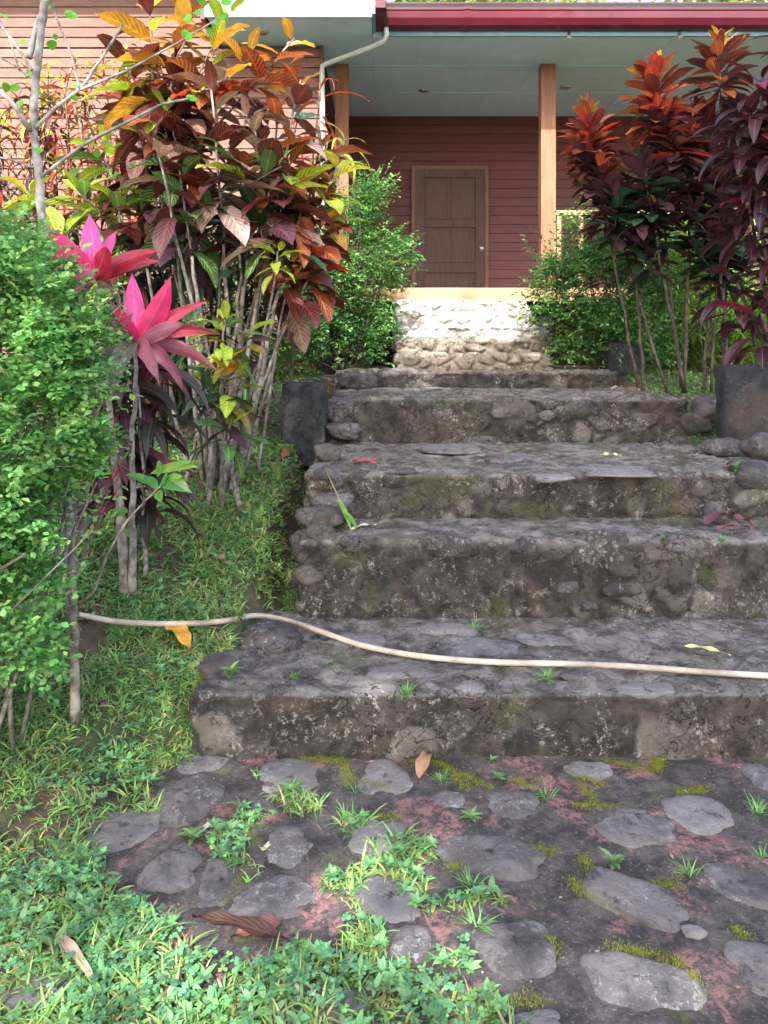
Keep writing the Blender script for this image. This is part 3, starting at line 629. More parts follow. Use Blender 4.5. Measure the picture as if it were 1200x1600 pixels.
for (x0, x1, y0, y1, d) in [(-1.5, .6, 1.45, 2.4, 2500), (-1.6, -.3, 2.4, 3.4, 1800), (-2.2, -.3, 3.4, 5.2, 1000), (1.8, 3.5, 5.2, 7, 500)]:
    X, Y, Z = scatter(x0, x1, y0, y1, d, .34, 5); n = len(X); h = .012 + .03 * rng.random(n)
    cc = jit((.115, .29, .14), n, .45); cc[rng.random(n) < .2] *= np.array([1.6, 1.3, .8])
    y0_ = rng.random(n) * 6.28; sz = .008 + .006 * rng.random(n)
    for k in range(3):
        leaves(cm, np.stack([X, Y, Z + h], 1), y0_ + k * 2.094, .25 * (rng.random(n) - .3), sz, sz * 1.05, .2, .2, (rng.random(n) - .5) * .5, 'obov', 3, 2, cc, cc)
tag(cm.build('clover', M['small']), 'low round leaved clover carpeting the grass and stone edges', 'ground cover', kind='stuff')
# broad-leaf weeds among the grass
wm = MB()
for (x0, x1, y0, y1, d) in [(-1.5, .5, 1.45, 2.4, 420), (-1.8, -.3, 2.4, 5.2, 220)]:
    X, Y, Z = scatter(x0, x1, y0, y1, d, .0, 9)
    for k in range(7):
        n = len(X); c = jit((.17, .36, .15), n, .3)
        leaves(wm, np.stack([X, Y, Z + .015], 1), k * .9 + rng.random(n), .2 + rng.random(n) * .6, .02 + .018 * rng.random(n), .011 + .008 * rng.random(n), .4, .25, (rng.random(n) - .5) * .6, 'ovate', 4, 2, c, c)
tag(wm.build('weeds', M['small']), 'broad leaved weeds scattered through the grass at bottom left', 'weeds', kind='stuff')
# moss cushions along the stone edges
MOSS = [[(715,1215),(770,1240)],[(540,1200),(545,1240)],[(560,1230),(625,1238)],[(690,1200),(730,1240)],[(800,1222),(835,1240)],[(905,1230),(930,1260)],[(895,1265),(965,1270)],[(950,1195),(1030,1215)],[(1030,1180),(1025,1210)],
 [(800,1335),(870,1340)],[(910,1345),(930,1380)],[(890,1385),(905,1400),(975,1425)],[(950,1490),(1050,1510),(1085,1540),(1080,1575)],[(1025,1390),(1060,1392)],[(1145,1460),(1170,1480)],[(800,1575),(855,1580)],[(350,1420),(385,1370)],
 [(430,1353),(480,1345)],[(570,1285),(625,1285)],[(640,1195),(690,1200)],[(470,1185),(540,1195)],[(855,1475),(870,1500)],[(900,1215),(945,1235)],[(700,1362),(725,1365)],[(1110,1240),(1060,1248)]]
mm = MB()
for line in MOSS:
    pts = [hit(*q) for q in line]
    for a, b in zip(pts[:-1], pts[1:]):
        L = np.linalg.norm(b - a); n = int(6000 * L) + 60; t = rng.random(n)[:, None]
        wv = .014 * (.4 + .8 * np.abs(np.sin(t[:, 0] * 5 + a[0] * 30)))
        X = a + (b - a) * t + rng.normal(0, 1, (n, 3)) * np.stack([wv, wv * .9, 0 * wv], 1)
        X[:, 2] = .013 + .006 * rng.random(n); c = jit((.20, .225, .028), n, .35)
        leaves(mm, X, rng.random(n) * 6.28, .5 + rng.random(n), .0045, .0036, .3, .2, 0, 'blade', 1, 1, c, c)
tag(mm.build('moss', M['moss']), 'yellow green moss cushions in the joints of the paving', 'moss', kind='stuff')

# tufts and small weeds standing alone
def tuft(px, py, size, label, col=(.17, .38, .12), n=44, name='grass_tuft', stalk=False):
    p = hit(px, py); mb = MB(); c = jit(col, n, .35); r = size * 1.0
    leaves(mb, np.tile([p], (n, 1)) + rng.normal(0, .006, (n, 3)) * [1, 1, 0], rng.random(n) * 6.28, .1 + rng.random(n) ** .8 * 1.25, r * (.5 + .7 * rng.random(n)), .0058, .5 + rng.random(n) * .9, .3, 0, 'blade', 4, 1, c, c)
    if stalk:
        for k in range(2):
            q = p + np.array([rng.normal(0, .02), rng.normal(0, .02), size * 1.5]); mb.tube([p, (p + q) / 2 + [.004, 0, 0], q], [.0012, .001, .0006], 4)
            mb.c1[-1] = np.tile([.4, .33, .18], (len(mb.v[-1]), 1))
    o = mb.build(name, M['grass']); tag(o, label, 'grass tuft', 'grass tufts in the stone joints')
TUFTS = [(636,1186,.05,'grass tuft at the foot of the lowest step left of the curled dry leaf'),(690,1222,.045,'small grass tuft just right of the curled dry leaf on the path'),
 (856,1250,.055,'dense round grass tuft beside the red patches below the lowest step',1),(1078,1375,.06,'grass tuft drooping over the stone at the right of the path'),
 (1185,1275,.06,'grass tuft at the right edge of the path below the lowest step'),(1192,1345,.045,'thin grass tuft at the right edge above a flat paving stone'),
 (742,985,.055,'grass tuft against the second riser above the hose',1),(855,1060,.05,'spreading grass tuft just below the hose on the lowest step'),
 (735,1022,.0,''),(460,1058,.035,'tiny green tuft on the left of the lowest step'),(455,1240,.06,'grass tuft with dry blades on the purple paving stone'),(555,1245,.055,'half dried grass tuft beside yellow moss left of the curled leaf'),
 (1130,950,.03,'dark green tuft at the foot of the second riser on the right'),(1000,702,.0,''),(640,1370,.07,'grass tuft between two paving stones left of centre'),(745,1455,.08,'largest grass tuft on the paving with pale dry blades in it'),(385,1300,.07,'leafy grass tuft between the round stones at left'),
 (540,1290,.065,'grass tuft between the square purple stone and the flat stone'),(880,1010,.0,''),(735,1390,.06,'grass tuft with a pale dead flower head on the paving')]
for t_ in TUFTS:
    if t_[2]: tuft(*t_[:4], stalk=len(t_) > 4)
def seedling(px, py, size, label, col=(.15, .29, .1), n=12):
    p = hit(px, py); mb = MB(); c = jit(col, n, .25); h = size * .5
    mb.tube([p, p + [0, 0, h]], .0016, 5); mb.c1[-1] = np.tile([.12, .25, .06], (len(mb.v[-1]), 1))
    leaves(mb, p + np.stack([0 * c[:, 0], 0 * c[:, 0], h * (.4 + .6 * rng.random(n))], 1), np.arange(n) * 2.4, .2 + rng.random(n) * .7, size * (.45 + .5 * rng.random(n)), size * .27, .5, .3, 0, 'ell', 5, 2, c, c)
    tag(mb.build('seedling', M['small']), label, 'seedling', 'seedlings sprouting from the stonework')
for s_ in [(1035,942,.03,'bright green star shaped seedling on the second riser at right'),(770,1195,.035,'small leafy seedling at the foot of the lowest step'),(778,1222,.045,'leafy seedling in yellow moss at the middle of the path'),(515,1042,.03,'two leaved seedling on the lowest step below the hose'),
 (360,1060,.07,'yellowish leafy weed at the left corner of the lowest step'),(988,692,.05,'seedling against the fourth riser right of centre'),(795,712,.04,'seedling at the foot of the fourth riser near the middle'),(960,1360,.06,'pale feathery weed on the paving above the long stone'),(735,1290,.05,'pale wilted weed on top of a broad paving stone'),
 (545,1190,.0,''),(1150,785,.08,'leafy weed at the right edge beside the purple dead leaves'),(300,1320,.06,'bright seedling beside the dark slab at the left of the path'),(85,1500,.07,'lime green seedling above the long pale leaf at lower left')]:
    if s_[2]: seedling(*s_)

# fallen leaves
def fallen(px, py, px2, py2, W, col, label, curl=.5, kind='ovate', lift=.012, vein=None, fold=.3, roll=0., name='fallen_leaf', wave=.12):
    a, b = hit(px, py), hit(px2, py2)
    if abs(a[2] - b[2]) > .06 or abs(a[1] - b[1]) > .25: b = np.array([a[0] + (px2 - px) / FPX * a[1], a[1] + .05, a[2] + .02])
    a = a + [0, 0, lift]; b = b + [0, 0, lift]
    mb = MB(); leaf_to(mb, a, b, W, curl, kind, col, vein or tuple(min(1, x * 1.5) for x in col), fold, roll, 12, 4, wave)
    tag(mb.build(name, M['dry']), label, 'fallen leaf', 'fallen leaves on the ground and steps')
fallen(262,992,296,1032,.085,(.62,.30,.04),'curled orange yellow leaf on the grass just below the hose',1.2,lift=.035)
fallen(1068,1018,1142,1032,.035,(.62,.60,.22),'long pale yellow leaf on the lowest step above the hose',.3,lift=.02)
fallen(452,1490,300,1450,.05,(.05,.02,.017),'large dark brown dead leaf on the paving below the round stone',.3,'ell',lift=.03,vein=(.17,.08,.06))
fallen(440,1455,360,1478,.05,(.20,.09,.075),'reddish brown dead leaf tucked behind the large brown one',.3,'strap',lift=.022)
fallen(90,1490,150,1568,.026,(.42,.27,.20),'long tan strip of dead leaf at lower left',.2,'strap',lift=.045)
fallen(655,1228,672,1190,.05,(.34,.19,.11),'upright curled brown leaf at the foot of the lowest step',1.6,lift=.02)
fallen(550,724,590,728,.04,(.6,.06,.09),'small crimson leaf on the third step at left',.3)
fallen(938,714,972,715,.055,(.62,.64,.35),'pale cream leaf lying on the third step right of centre',.15)
fallen(1000,612,972,610,.04,(.55,.24,.18),'salmon pink leaf on the landing beside the right bank',.5)
fallen(955,610,975,613,.04,(.55,.45,.24),'straw coloured leaf on the landing beside the pink one',.4)
fallen(548,832,588,824,.03,(.55,.55,.35),'pale curled leaf at the left end of the second step',.5)
fallen(405,1330,432,1338,.035,(.62,.58,.36),'small pale leaf on the round stone at left of path',.4)
fallen(308,1308,350,1290,.03,(.55,.55,.46),'pale grey leaf beside the dark slab at the left of the path',.3,'strap')
fallen(620,878,650,900,.0001,(.2,.1,.1),'x') if False else None
for k, (x0, y0, x1, y1, W, col, lb) in enumerate([(1100,830,1150,815,.07,(.11,.045,.06),'lowest purple dead leaf in the heap at the right end of the second step'),(1180,830,1135,800,.07,(.13,.05,.06),'upper purple dead leaf in the heap at the right end of the second step'),
        (1120,838,1178,838,.06,(.16,.06,.07),'front curled purple leaf of the heap at the right end of the second step'),(1130,790,1150,770,.05,(.18,.07,.06),'reddish dead leaf leaning on the third riser at far right')]):
    fallen(x0, y0, x1, y1, W, col, lb, .8, lift=.03, name='fallen_leaf')
fallen(640,876,615,870,.06,(.40,.24,.14),'x') if False else None
fallen(330,870,360,888,.05,(.36,.17,.12),'brown leaf on the grass left of the second step',.5)
fallen(455,812,435,825,.05,(.4,.2,.12),'tan brown leaf on the grass beside the left edge stones',.5)
fallen(455,705,440,722,.06,(.38,.10,.05),'rust red leaf at the foot of the left concrete block',.7)
fallen(480,1555,470,1585,.06,(.62,.62,.5),'white papery dead leaf in the clover at bottom centre',.9)
fallen(180,1430,212,1432,.035,(.5,.32,.2),'tan leaf in the grass left of the large brown leaf',.4)
mb = MB(); a = hit(508, 775) + [0, 0, .03]; b = hit(548, 832) + [0, 0, .015]; mb.tube([a, (a + b) / 2 + [0, 0, .01], b], .0035, 6); mb.c1[-1] = np.tile([.4, .3, .18], (len(mb.v[-1]), 1))
leaf_to(mb, (a + b) / 2, b, .03, .4, 'ell', (.16, .36, .07)); leaf_to(mb, (a * .3 + b * .7), b + [.03, 0, 0], .03, .5, 'ell', (.14, .32, .06))
tag(mb.build('broken_twig', M['grass']), 'broken twig with green leaves lying at the left end of the second step', 'twig')
# litter crumbs on the treads
lm = MB(); n = 1500; X = rng.random(n) * 3.9 - 1.2; Y = 1.7 + rng.random(n) * 4.7; Z = np.array([surf(x, y) for x, y in zip(X, Y)]) + .018; k = Z > -.1; Z = Z + .02 * (X < -.7); X, Y, Z = X[k], Y[k], Z[k]; n = len(X)
c = jit(np.where(rng.random((n, 1)) < .5, (.22, .13, .07), (.36, .3, .22)), n, .5)
leaves(lm, np.stack([X, Y, Z], 1), rng.random(n) * 6.28, 0., .006 + .026 * rng.random(n) ** 3, .003 + .010 * rng.random(n) ** 2, .3, .2, 0, 'ell', 2, 1, c, c)
tag(lm.build('leaf_litter', M['grass']), 'brown crumbs of leaf litter sprinkled over the steps and paving', 'litter', kind='stuff')

# ------------------------------------------------------------ crotons (left)
def gz(X, Y): return float(ground(np.array([X]), np.array([Y]))[0])
def shrub(name, label, cat, base, heads, stem_mat='bark', r0=.016, group=None, L=.2, W=.075, mk='croton', extra=None, dens=1.6, spread=1.25):
    """heads: (px, py, Y, run_m, n, tip kinds, base kinds[, scale])"""
    bX, bY = base; B = np.array([bX, bY, gz(bX, bY) - .02]); root = empty(name, B, label, cat, group)
    sm, fm = MB(), MB()
    trunks = []
    for hi_, h in enumerate(heads):
        px, py, Y, run, n, kt, kb = h[:7]; s_ = h[7] if len(h) > 7 else 1.
        n = int(n * dens); run *= spread
        T = at(px, py, Y)
        if hi_ % 3 and trunks:                    # branch off the nearest stem
            Q = np.concatenate([q[3:9] for q in trunks]); Q = Q[Q[:, 2] < T[2] - .15]
            b0 = Q[np.argmin(((Q - T) ** 2).sum(1) + .3 * rng.random(len(Q)))] if len(Q) else B.copy()
        else: b0 = B + np.array([(rng.random() - .5) * .22, (rng.random() - .5) * .2, 0])
        Pp = bez(b0, T, 12, .6, .55); Pp[1:-1] += (rng.random((10, 3)) - .5) * .018
        br_ = hi_ % 3 and len(trunks) > 0
        if not br_: trunks.append(Pp)
        sm.tube(Pp, np.linspace(r0 * (.5 if br_ else 1), .005, 12) * (.75 + .4 * rng.random()), 7, wob=.2)
        dn = Pp[-3] - Pp[-1]; dn /= np.linalg.norm(dn)
        whorl(fm, T, dn, run, n, L * s_, W * s_, kt, kb, **(extra or {}))
    sm.build('stem', M[stem_mat], root); fm.build('foliage', M[mk], root); return root
A_ = [(215,140,4.6,.3,10,['YG'],['YG','M']),(460,60,4.6,.25,8,['OR','O'],['OR']),(440,260,4.3,.3,10,['YG','G'],['G','B']),(232,5,4.5,.35,18,['Y','O'],['YG','M']),(300,25,4.4,.5,22,['OR','O'],['M','B','OR']),(225,85,4.4,.4,16,['OR','M'],['M','OR']),(275,95,4.5,.5,20,['M','OR'],['M']),(345,60,4.5,.45,18,['OR','YG'],['B','M','YG']),(395,85,4.4,.45,18,['O','OR'],['B','M','R']),
 (330,140,4.3,.5,22,['B','M'],['B','M','P']),(262,170,4.4,.35,16,['M','YG'],['M','B','G']),(450,110,4.6,.35,14,['OR'],['OR','M']),(470,125,4.5,.3,10,['OR','O'],['M','B']),(385,185,4.3,.45,20,['M','B'],['B','M','OR']),(435,170,4.5,.4,18,['M','OR'],['M','B','G']),(470,160,4.6,.35,14,['B','G'],['B','M','YG']),(190,90,4.6,.3,12,['M','YG'],['YG','M']),(420,300,4.3,.4,14,['B','G'],['DG','P','B']),(280,260,4.3,.35,12,['B','G'],['P','G']),(360,20,4.5,.4,14,['YG','O'],['OR','B']),
 (350,235,4.2,.35,16,['M','G'],['B','G','OR']),(240,215,4.1,.28,9,['B','M'],['M','OR']),(415,250,4.4,.4,18,['OR','G'],['B','M']),(300,210,4.5,.5,18,['M'],['P','M']),(460,230,4.5,.4,16,['OR','YG'],['M','G','B']),(330,330,4.4,.2,9,['G','DG'],['DG','P']),(375,300,4.4,.3,12,['B','DG'],['DG','P','B']),(300,300,4.5,.35,14,['M','P'],['P','DG']),(410,330,4.5,.3,12,['M','P'],['P','DG','M']),(260,300,4.4,.3,10,['M','B'],['P','M']),(205,150,4.6,.3,12,['R','M'],['M','B'])]
shrub('croton', 'tallest croton with broad orange, maroon and bronze veined leaves in the left bed', 'shrub', (-.96, 4.45), A_, L=.27, W=.112, r0=.015, dens=.95, spread=1.6)
B_ = [(505,225,4.7,.2,8,['YG','OR'],['OR']),(530,258,4.6,.22,10,['YG','Y'],['YG','O']),(490,280,4.6,.32,14,['M','OR'],['M','OR']),(515,320,4.6,.22,9,['YG'],['YG','O']),(500,355,4.5,.2,9,['O','OR'],['OR','M']),(498,405,4.4,.2,9,['OR','R'],['M','OR']),(470,330,4.5,.35,14,['M','OR'],['M','P']),(480,440,4.5,.15,6,['M'],['M','B'])]
shrub('croton', 'slender croton with orange red and lime leaves nearest the downpipe', 'shrub', (-.84, 4.5), B_, L=.245, W=.105, r0=.012, dens=1.25, spread=1.4)
C_ = [(165,225,4.8,.2,9,['YG'],['YG','G']),(195,255,4.8,.2,8,['YG'],['G','M']),(120,300,4.6,.15,7,['YG'],['YG','G']),(185,305,4.6,.22,10,['YG'],['M','OR','G']),(40,300,4.4,.12,6,['YG','Y'],['YG']),(225,330,4.7,.2,8,['G','YG'],['G','M']),(175,375,4.6,.2,8,['G'],['YG','M']),(230,270,4.8,.2,8,['M'],['M'])]
shrub('croton', 'croton with lime green veined leaves behind the bare grey sapling', 'shrub', (-1.45, 4.7), C_, L=.24, W=.10, r0=.012)
D_ = [(352,500,4.0,.16,9,['YG'],['G','YG']),(385,515,4.0,.12,6,['YG'],['OL','B']),(300,500,4.0,.14,7,['G'],['G','DG']),(345,570,3.95,.18,9,['YG','O'],['G','DG','OL']),(375,590,4.0,.14,6,['YG'],['DG','OL']),(320,610,3.9,.2,8,['DG'],['P','DG']),(360,660,3.9,.12,5,['YG'],['G'])]
shrub('croton', 'low croton with yellow veined green leaves among the grey stems', 'shrub', (-.86, 4.1), D_, L=.19, W=.072, r0=.014)
shrub('croton_sprout', 'small bright green croton rosette with a red bud on a forked grey stem', 'shrub', (-.79, 4.3), [(434,392,4.2,.10,8,['YG'],['YG'])], L=.13, W=.045, r0=.013)
# more bare grey stems of the clump
st = MB(); Bc = np.array([-.9, 4.4, .66]); root = empty('bare_thicket', Bc, 'clump of bare lichen grey stems rising from the left bed by the concrete block', 'shrub')
for (x0, y0, x1, y1, r) in [(352,775,406,275,.017),(368,770,440,430,.016),(335,775,300,400,.015),(318,780,272,380,.014),(345,770,382,330,.013),(300,790,230,420,.014),(352,772,425,600,.011),(365,770,425,500,.012),(325,770,352,380,.012),(290,780,330,520,.011)]+0*[
        (245,790,215,520,.012),(310,780,290,560,.014),(375,760,395,560,.014),(262,800,240,600,.012)]:
    st_ = at(x0, y0, 4.25 + rng.random() * .3); e = at(x1, y1, 4.2 + rng.random() * .5); st_[2] = gz(st_[0], st_[1]) - .02
    P_ = bez(st_, e, 14, .45, .5); P_[1:-1] += (rng.random((12, 3)) - .5) * .02; st.tube(P_, np.linspace(r * 1.15, r * .55, 14), 8, wob=.25)
st.build('stem', M['bark'], root)
# narrow-leaf crotons behind
def narrow(label, base, heads, L=.26, W=.028, nm='narrow_leaf_croton'):
    return shrub(nm, label, 'shrub', base, heads, 'bark_brown', .009, 'narrow leaved crotons along the wing wall', L, W, 'croton', dict(kind='strap', p0=1.25, p1=-.5, bend=1.7, fold=.35, nl=7, nw=2, wave=.1, stalk=0), dens=1.1)
r = rng
def heads_in(x0, x1, y0, y1, Y, n, tips, bases, run=.45, k=26):
    return [(x0 + (x1 - x0) * (i + r.random()) / n, y0 + (y1 - y0) * r.random(), Y + (r.random() - .5) * .4, run * (.7 + .6 * r.random()), k, tips, bases, .8 + .4 * r.random()) for i in range(n)]
narrow('narrow leaved red and yellow croton at the far left against the siding', (-2.6, 6.0), heads_in(-90, 70, 110, 250, 6.0, 9, ['Y', 'R', 'YG'], ['M', 'P', 'R', 'DG']))
narrow('narrow leaved croton with yellow tips behind the bare sapling trunk', (-2.2, 5.9), heads_in(50, 170, 90, 250, 5.9, 9, ['Y', 'YG', 'R'], ['M', 'R', 'OL', 'P']))
narrow('narrow leaved crimson croton left of the tall broad leaved one', (-1.8, 5.9), heads_in(150, 290, 110, 280, 5.9, 8, ['R', 'OR'], ['M', 'P', 'R']))
narrow('narrow leaved croton with arching pale leaves beside the downpipe', (-.75, 5.4), [(500,130,5.2,.25,12,['R'],['R','B']),(540,215,5.2,.18,10,['Y','OL'],['B','YG']),(505,240,5.4,.3,16,['OL','R'],['M','P'])], L=.3, W=.022)
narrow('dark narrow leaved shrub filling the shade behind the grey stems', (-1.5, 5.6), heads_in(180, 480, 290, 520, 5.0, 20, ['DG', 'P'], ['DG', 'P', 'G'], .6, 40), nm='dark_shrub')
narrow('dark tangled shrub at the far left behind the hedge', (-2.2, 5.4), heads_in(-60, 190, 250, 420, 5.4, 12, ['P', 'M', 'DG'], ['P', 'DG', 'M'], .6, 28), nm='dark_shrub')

# ------------------------------------------------------------ cordyline with pink heads
CY = 3.3; cb = np.array([-1.07, CY, gz(-1.07, CY) - .02])
root = empty('cordyline', cb, 'cordyline with two shocking pink heads over dark leaves in front of the crotons', 'shrub')
fm, sm = MB(), MB(); PK, MG, RD, DR, PP, GR = (.85, .03, .20), (.85, .07, .42), (.42, .012, .05), (.14, .012, .025), (.34, .10, .17), (.05, .045, .045)
K1 = (150, 438, CY); K2 = (213, 535, CY - .05)
LV = [(K1,(80,350),.105,PK,-.5,-.10),(K1,(132,330),.10,MG,.2,.05),(K1,(168,352),.07,MG,.2,.12),(K1,(187,392),.10,RD,.3,-.15),(K1,(255,395),.075,RD,.9,-.05),(K1,(240,405),.07,RD,.8,.1),(K1,(95,425),.07,(.6,.15,.3),.7,-.1),(K1,(120,470),.06,DR,.9,-.1),(K1,(200,470),.06,DR,.9,-.1),
 (K1,(30,395),.05,RD,.8,.1),(K2,(200,425),.085,MG,.1,.05),(K2,(272,432),.095,PK,-.5,-.05),(K2,(325,470),.06,(.6,.03,.1),.4,.0),(K2,(338,522),.055,RD,.9,.05),(K2,(300,508),.075,PP,.5,-.12),(K2,(272,600),.075,(.5,.16,.24),1.3,-.2),(K2,(160,500),.05,RD,.3,.1),(K2,(165,515),.05,DR,.8,-.15),
 (K2,(292,612),.06,PP,1.4,-.05),(K2,(240,480),.06,DR,.3,.12),(K2,(185,470),.06,PK,.1,-.12),(K2,(335,580),.06,PP,1.0,.05),(K2,(208,618),.08,(.12,.12,.10),1.5,-.25),(K2,(155,610),.07,(.10,.11,.09),1.2,-.1)]
for (s_, e, W, c, sag, dy) in LV:
    a = at(*s_); b = at(e[0], e[1], s_[2]); leaf_to(fm, a, b + [0, dy, 0], W * 1.12, sag * .8, 'ovate', jit(c, 1, .12)[0], fold=.35, roll=(rng.random() - .5) * .8, wave=.05, face=True)
for i in range(170):                                     # old leaves down the stems
    px, py = 145 + 105 * rng.random(), 500 + 300 * rng.random() ** 1.1; a = at(px, py, CY + .1 + .25 * rng.random()); an = rng.random() * 6.28; l = .16 + .12 * rng.random()
    c = [(.025, .012, .018), (.06, .015, .025), (.16, .03, .055), (.04, .03, .03), (.02, .03, .022)][rng.integers(5)]
    leaf_to(fm, a, a + [l * math.cos(an), l * .8 * math.sin(an) , -.10 - .12 * rng.random()], .05 + .03 * rng.random(), 1.0 + rng.random() * .6, 'ovate', jit(c, 1, .3)[0], fold=.35, roll=(rng.random() - .5), nl=7)
for (pts_, r0) in [([(195,925,0),(192,840,0),(186,780,0),(180,700,0),(165,580,0),(152,450,0)], .020), ([(207,925,0),(207,840,0),(205,760,0),(208,660,0),(213,545,0)], .016), ([(226,900,.15),(224,800,.15),(222,720,.1),(215,600,.1)], .009)]:
    P_ = np.array([at(x, y, CY + d) for x, y, d in pts_]); ti = np.linspace(0, len(P_) - 1, 16); P_ = np.stack([np.interp(ti, np.arange(len(P_)), P_[:, k]) for k in range(3)], 1)
    sm.tube(P_ + rng.normal(0, .004, P_.shape), np.linspace(r0 * 1.1, r0 * .5, 16), 9, wob=.3)
sm.build('stem', M['bark'], root)
for i in range(26):
    px, py = 178 + rng.normal(0, 4), 660 + rng.random() * 150; a = at(px, py, CY - .03); s_ = 1 if rng.random() < .5 else -1
    leaf_to(fm, a, a + [s_ * .03, -.02, .05], .008, .3, 'strap', (.45, .02, .07), nl=4, nw=2)
fm.build('foliage', M['cordy'], root)

# ------------------------------------------------------------ right-hand crotons and dark cordyline
def rose(label, base, heads, nm='croton', **k):
    return shrub(nm, label, 'shrub', base, heads, 'bark_brown', k.pop('r0', .015), None, k.pop('L', .21), k.pop('W', .072), 'croton', dict(kind='obov', p0=1.3, p1=-.35, bend=.35, fold=.3, nl=6, nw=2, wave=.03, stalk=.0, turn=3.4), dens=1.35, spread=1.3)
rose('croton with flame red and olive rosette nearest the lit porch post', (2.12, 6.0), [(915,175,5.9,.34,60,['OR','OL','R'],['OR','M','R'],1.05),(905,230,5.9,.3,46,['R','OR'],['M','P'],.95),(940,260,5.8,.4,50,['M','OR'],['P','M']),(930,210,6.1,.3,40,['OL','YG'],['M','P']),(960,300,5.8,.3,34,['P'],['P','DG']),(925,290,6.0,.35,44,['M','P'],['P']),(985,330,5.9,.3,36,['P','DG'],['P','DG'])])
rose('croton with two tall bronze and crimson rosettes in the middle of the right bed', (2.32, 6.0), [(1025,105,5.8,.36,56,['OL','O','OR'],['M','R','OR'],1.15),(1015,165,5.8,.4,66,['M','R'],['M','P','R'],1.05),(1050,190,5.9,.4,50,['M','R'],['P','M']),(1000,240,5.7,.4,48,['P','M'],['P','DG']),(1060,260,5.7,.35,44,['P','M'],['P']),(1025,330,5.7,.3,32,['OL','P'],['P','DG']),(1075,215,5.9,.4,50,['M','R'],['P']),(1035,290,6.0,.4,46,['P'],['P','DG']),(1010,370,5.9,.25,30,['P','DG'],['P','DG'])])
rose('croton topped by an orange rosette with one lime leaf at the upper right', (2.6, 6.0), [(1125,68,5.8,.3,40,['O','OR','OL'],['M','P','OR'],1.15),(1090,170,5.9,.4,50,['M','R'],['P','M']),(1110,230,5.8,.4,50,['P'],['P','M','DG']),(1130,300,5.8,.4,44,['P','DG'],['P']),(1075,330,5.8,.3,34,['P'],['P','DG']),(1085,390,5.7,.25,26,['DG','P'],['DG'],.9),(1150,170,5.9,.4,50,['P','M'],['P']),(1160,260,5.9,.4,50,['P'],['P','DG']),(1150,350,5.9,.35,40,['P','DG'],['P','DG']),(1110,360,6.0,.3,40,['P'],['DG','P']),(1190,400,5.9,.3,34,['P'],['P','DG'])])
CYR = 5.0; root = empty('cordyline', (2.72, CYR, gz(2.72, CYR)), 'dark purple cordyline with crimson leaf stalks overhanging the large block at right', 'shrub')
fm, sm = MB(), MB()
for (kx, ky, kd, nlv) in [(1185,130,4.9,26),(1215,190,4.8,24),(1195,250,5.0,26),(1170,320,5.1,26),(1230,330,4.9,24),(1215,420,5.0,22),(1250,90,4.8,24),(1190,490,4.9,18),(1150,440,5.1,16),(1165,190,5.0,22),(1240,260,4.9,22)]:
    T = at(kx, ky, kd)
    sm.tube(bez([2.72 + rng.normal(0, .06), CYR + rng.normal(0, .06), gz(2.72, CYR)], T, 12, .5, .5), np.linspace(.02, .01, 12), 8, wob=.2)
    n = nlv; q = (np.arange(n) + .5) / n; yaw = np.arange(n) * 2.399 + rng.random() * 6
    c = jit(np.where(rng.random((n, 1)) < .07, (.30, .01, .06), np.where(rng.random((n, 1)) < .5, (.06, .014, .028), (.028, .012, .022))), n, .3)
    leaves(fm, T - np.array([0, 0, .25]) * q[:, None], yaw, 1.0 - 1.5 * q + (rng.random(n) - .5) * .4, .3 * (.7 + .5 * rng.random(n)), .085, .8 + .6 * rng.random(n), .35, (rng.random(n) - .5) * .8, 'ell', 8, 4, c, c, .03, .05)
sm.build('stem', M['bark_brown'], root); fm.build('foliage', M['cordy'], root)
# strappy light green plants at right rear
for (X, Y, s_, lb) in [(3.05, 7.1, 1., 'strappy light green plant behind the dark stems at right'), (3.45, 6.8, 1.1, 'strappy green plant at the right edge above the large block'), (2.75, 7.3, .8, 'shorter strappy green plant beside the round bush on the right')]:
    mb = MB(); n = 150; z0 = gz(X, Y); root = empty('strappy_plant', (X, Y, z0), lb, 'plant', 'strappy green plants in the right bed')
    P_ = np.stack([X + rng.normal(0, .16, n), Y + rng.normal(0, .12, n), z0 + rng.random(n) * .55 * s_], 1); c = jit(np.where(rng.random((n, 1)) < .3, (.28, .36, .06), (.13, .28, .06)), n, .35)
    leaves(mb, P_, rng.random(n) * 6.28, .5 + rng.random(n) * .9, .32 * s_ * (.6 + .6 * rng.random(n)), .024, .6 + rng.random(n) * 1.3, .25, 0, 'strap', 7, 2, c, c)
    mb.build('foliage', M['small'], root)
    sm = MB()
    for k in range(7): sm.tube(bez([X + rng.normal(0, .08), Y + rng.normal(0, .08), z0 - .02], [X + rng.normal(0, .16), Y + rng.normal(0, .1), z0 + .7 * s_], 7), [.009] * 4 + [.006] * 3, 6)
    sm.build('stem', M['bark_brown'], root)

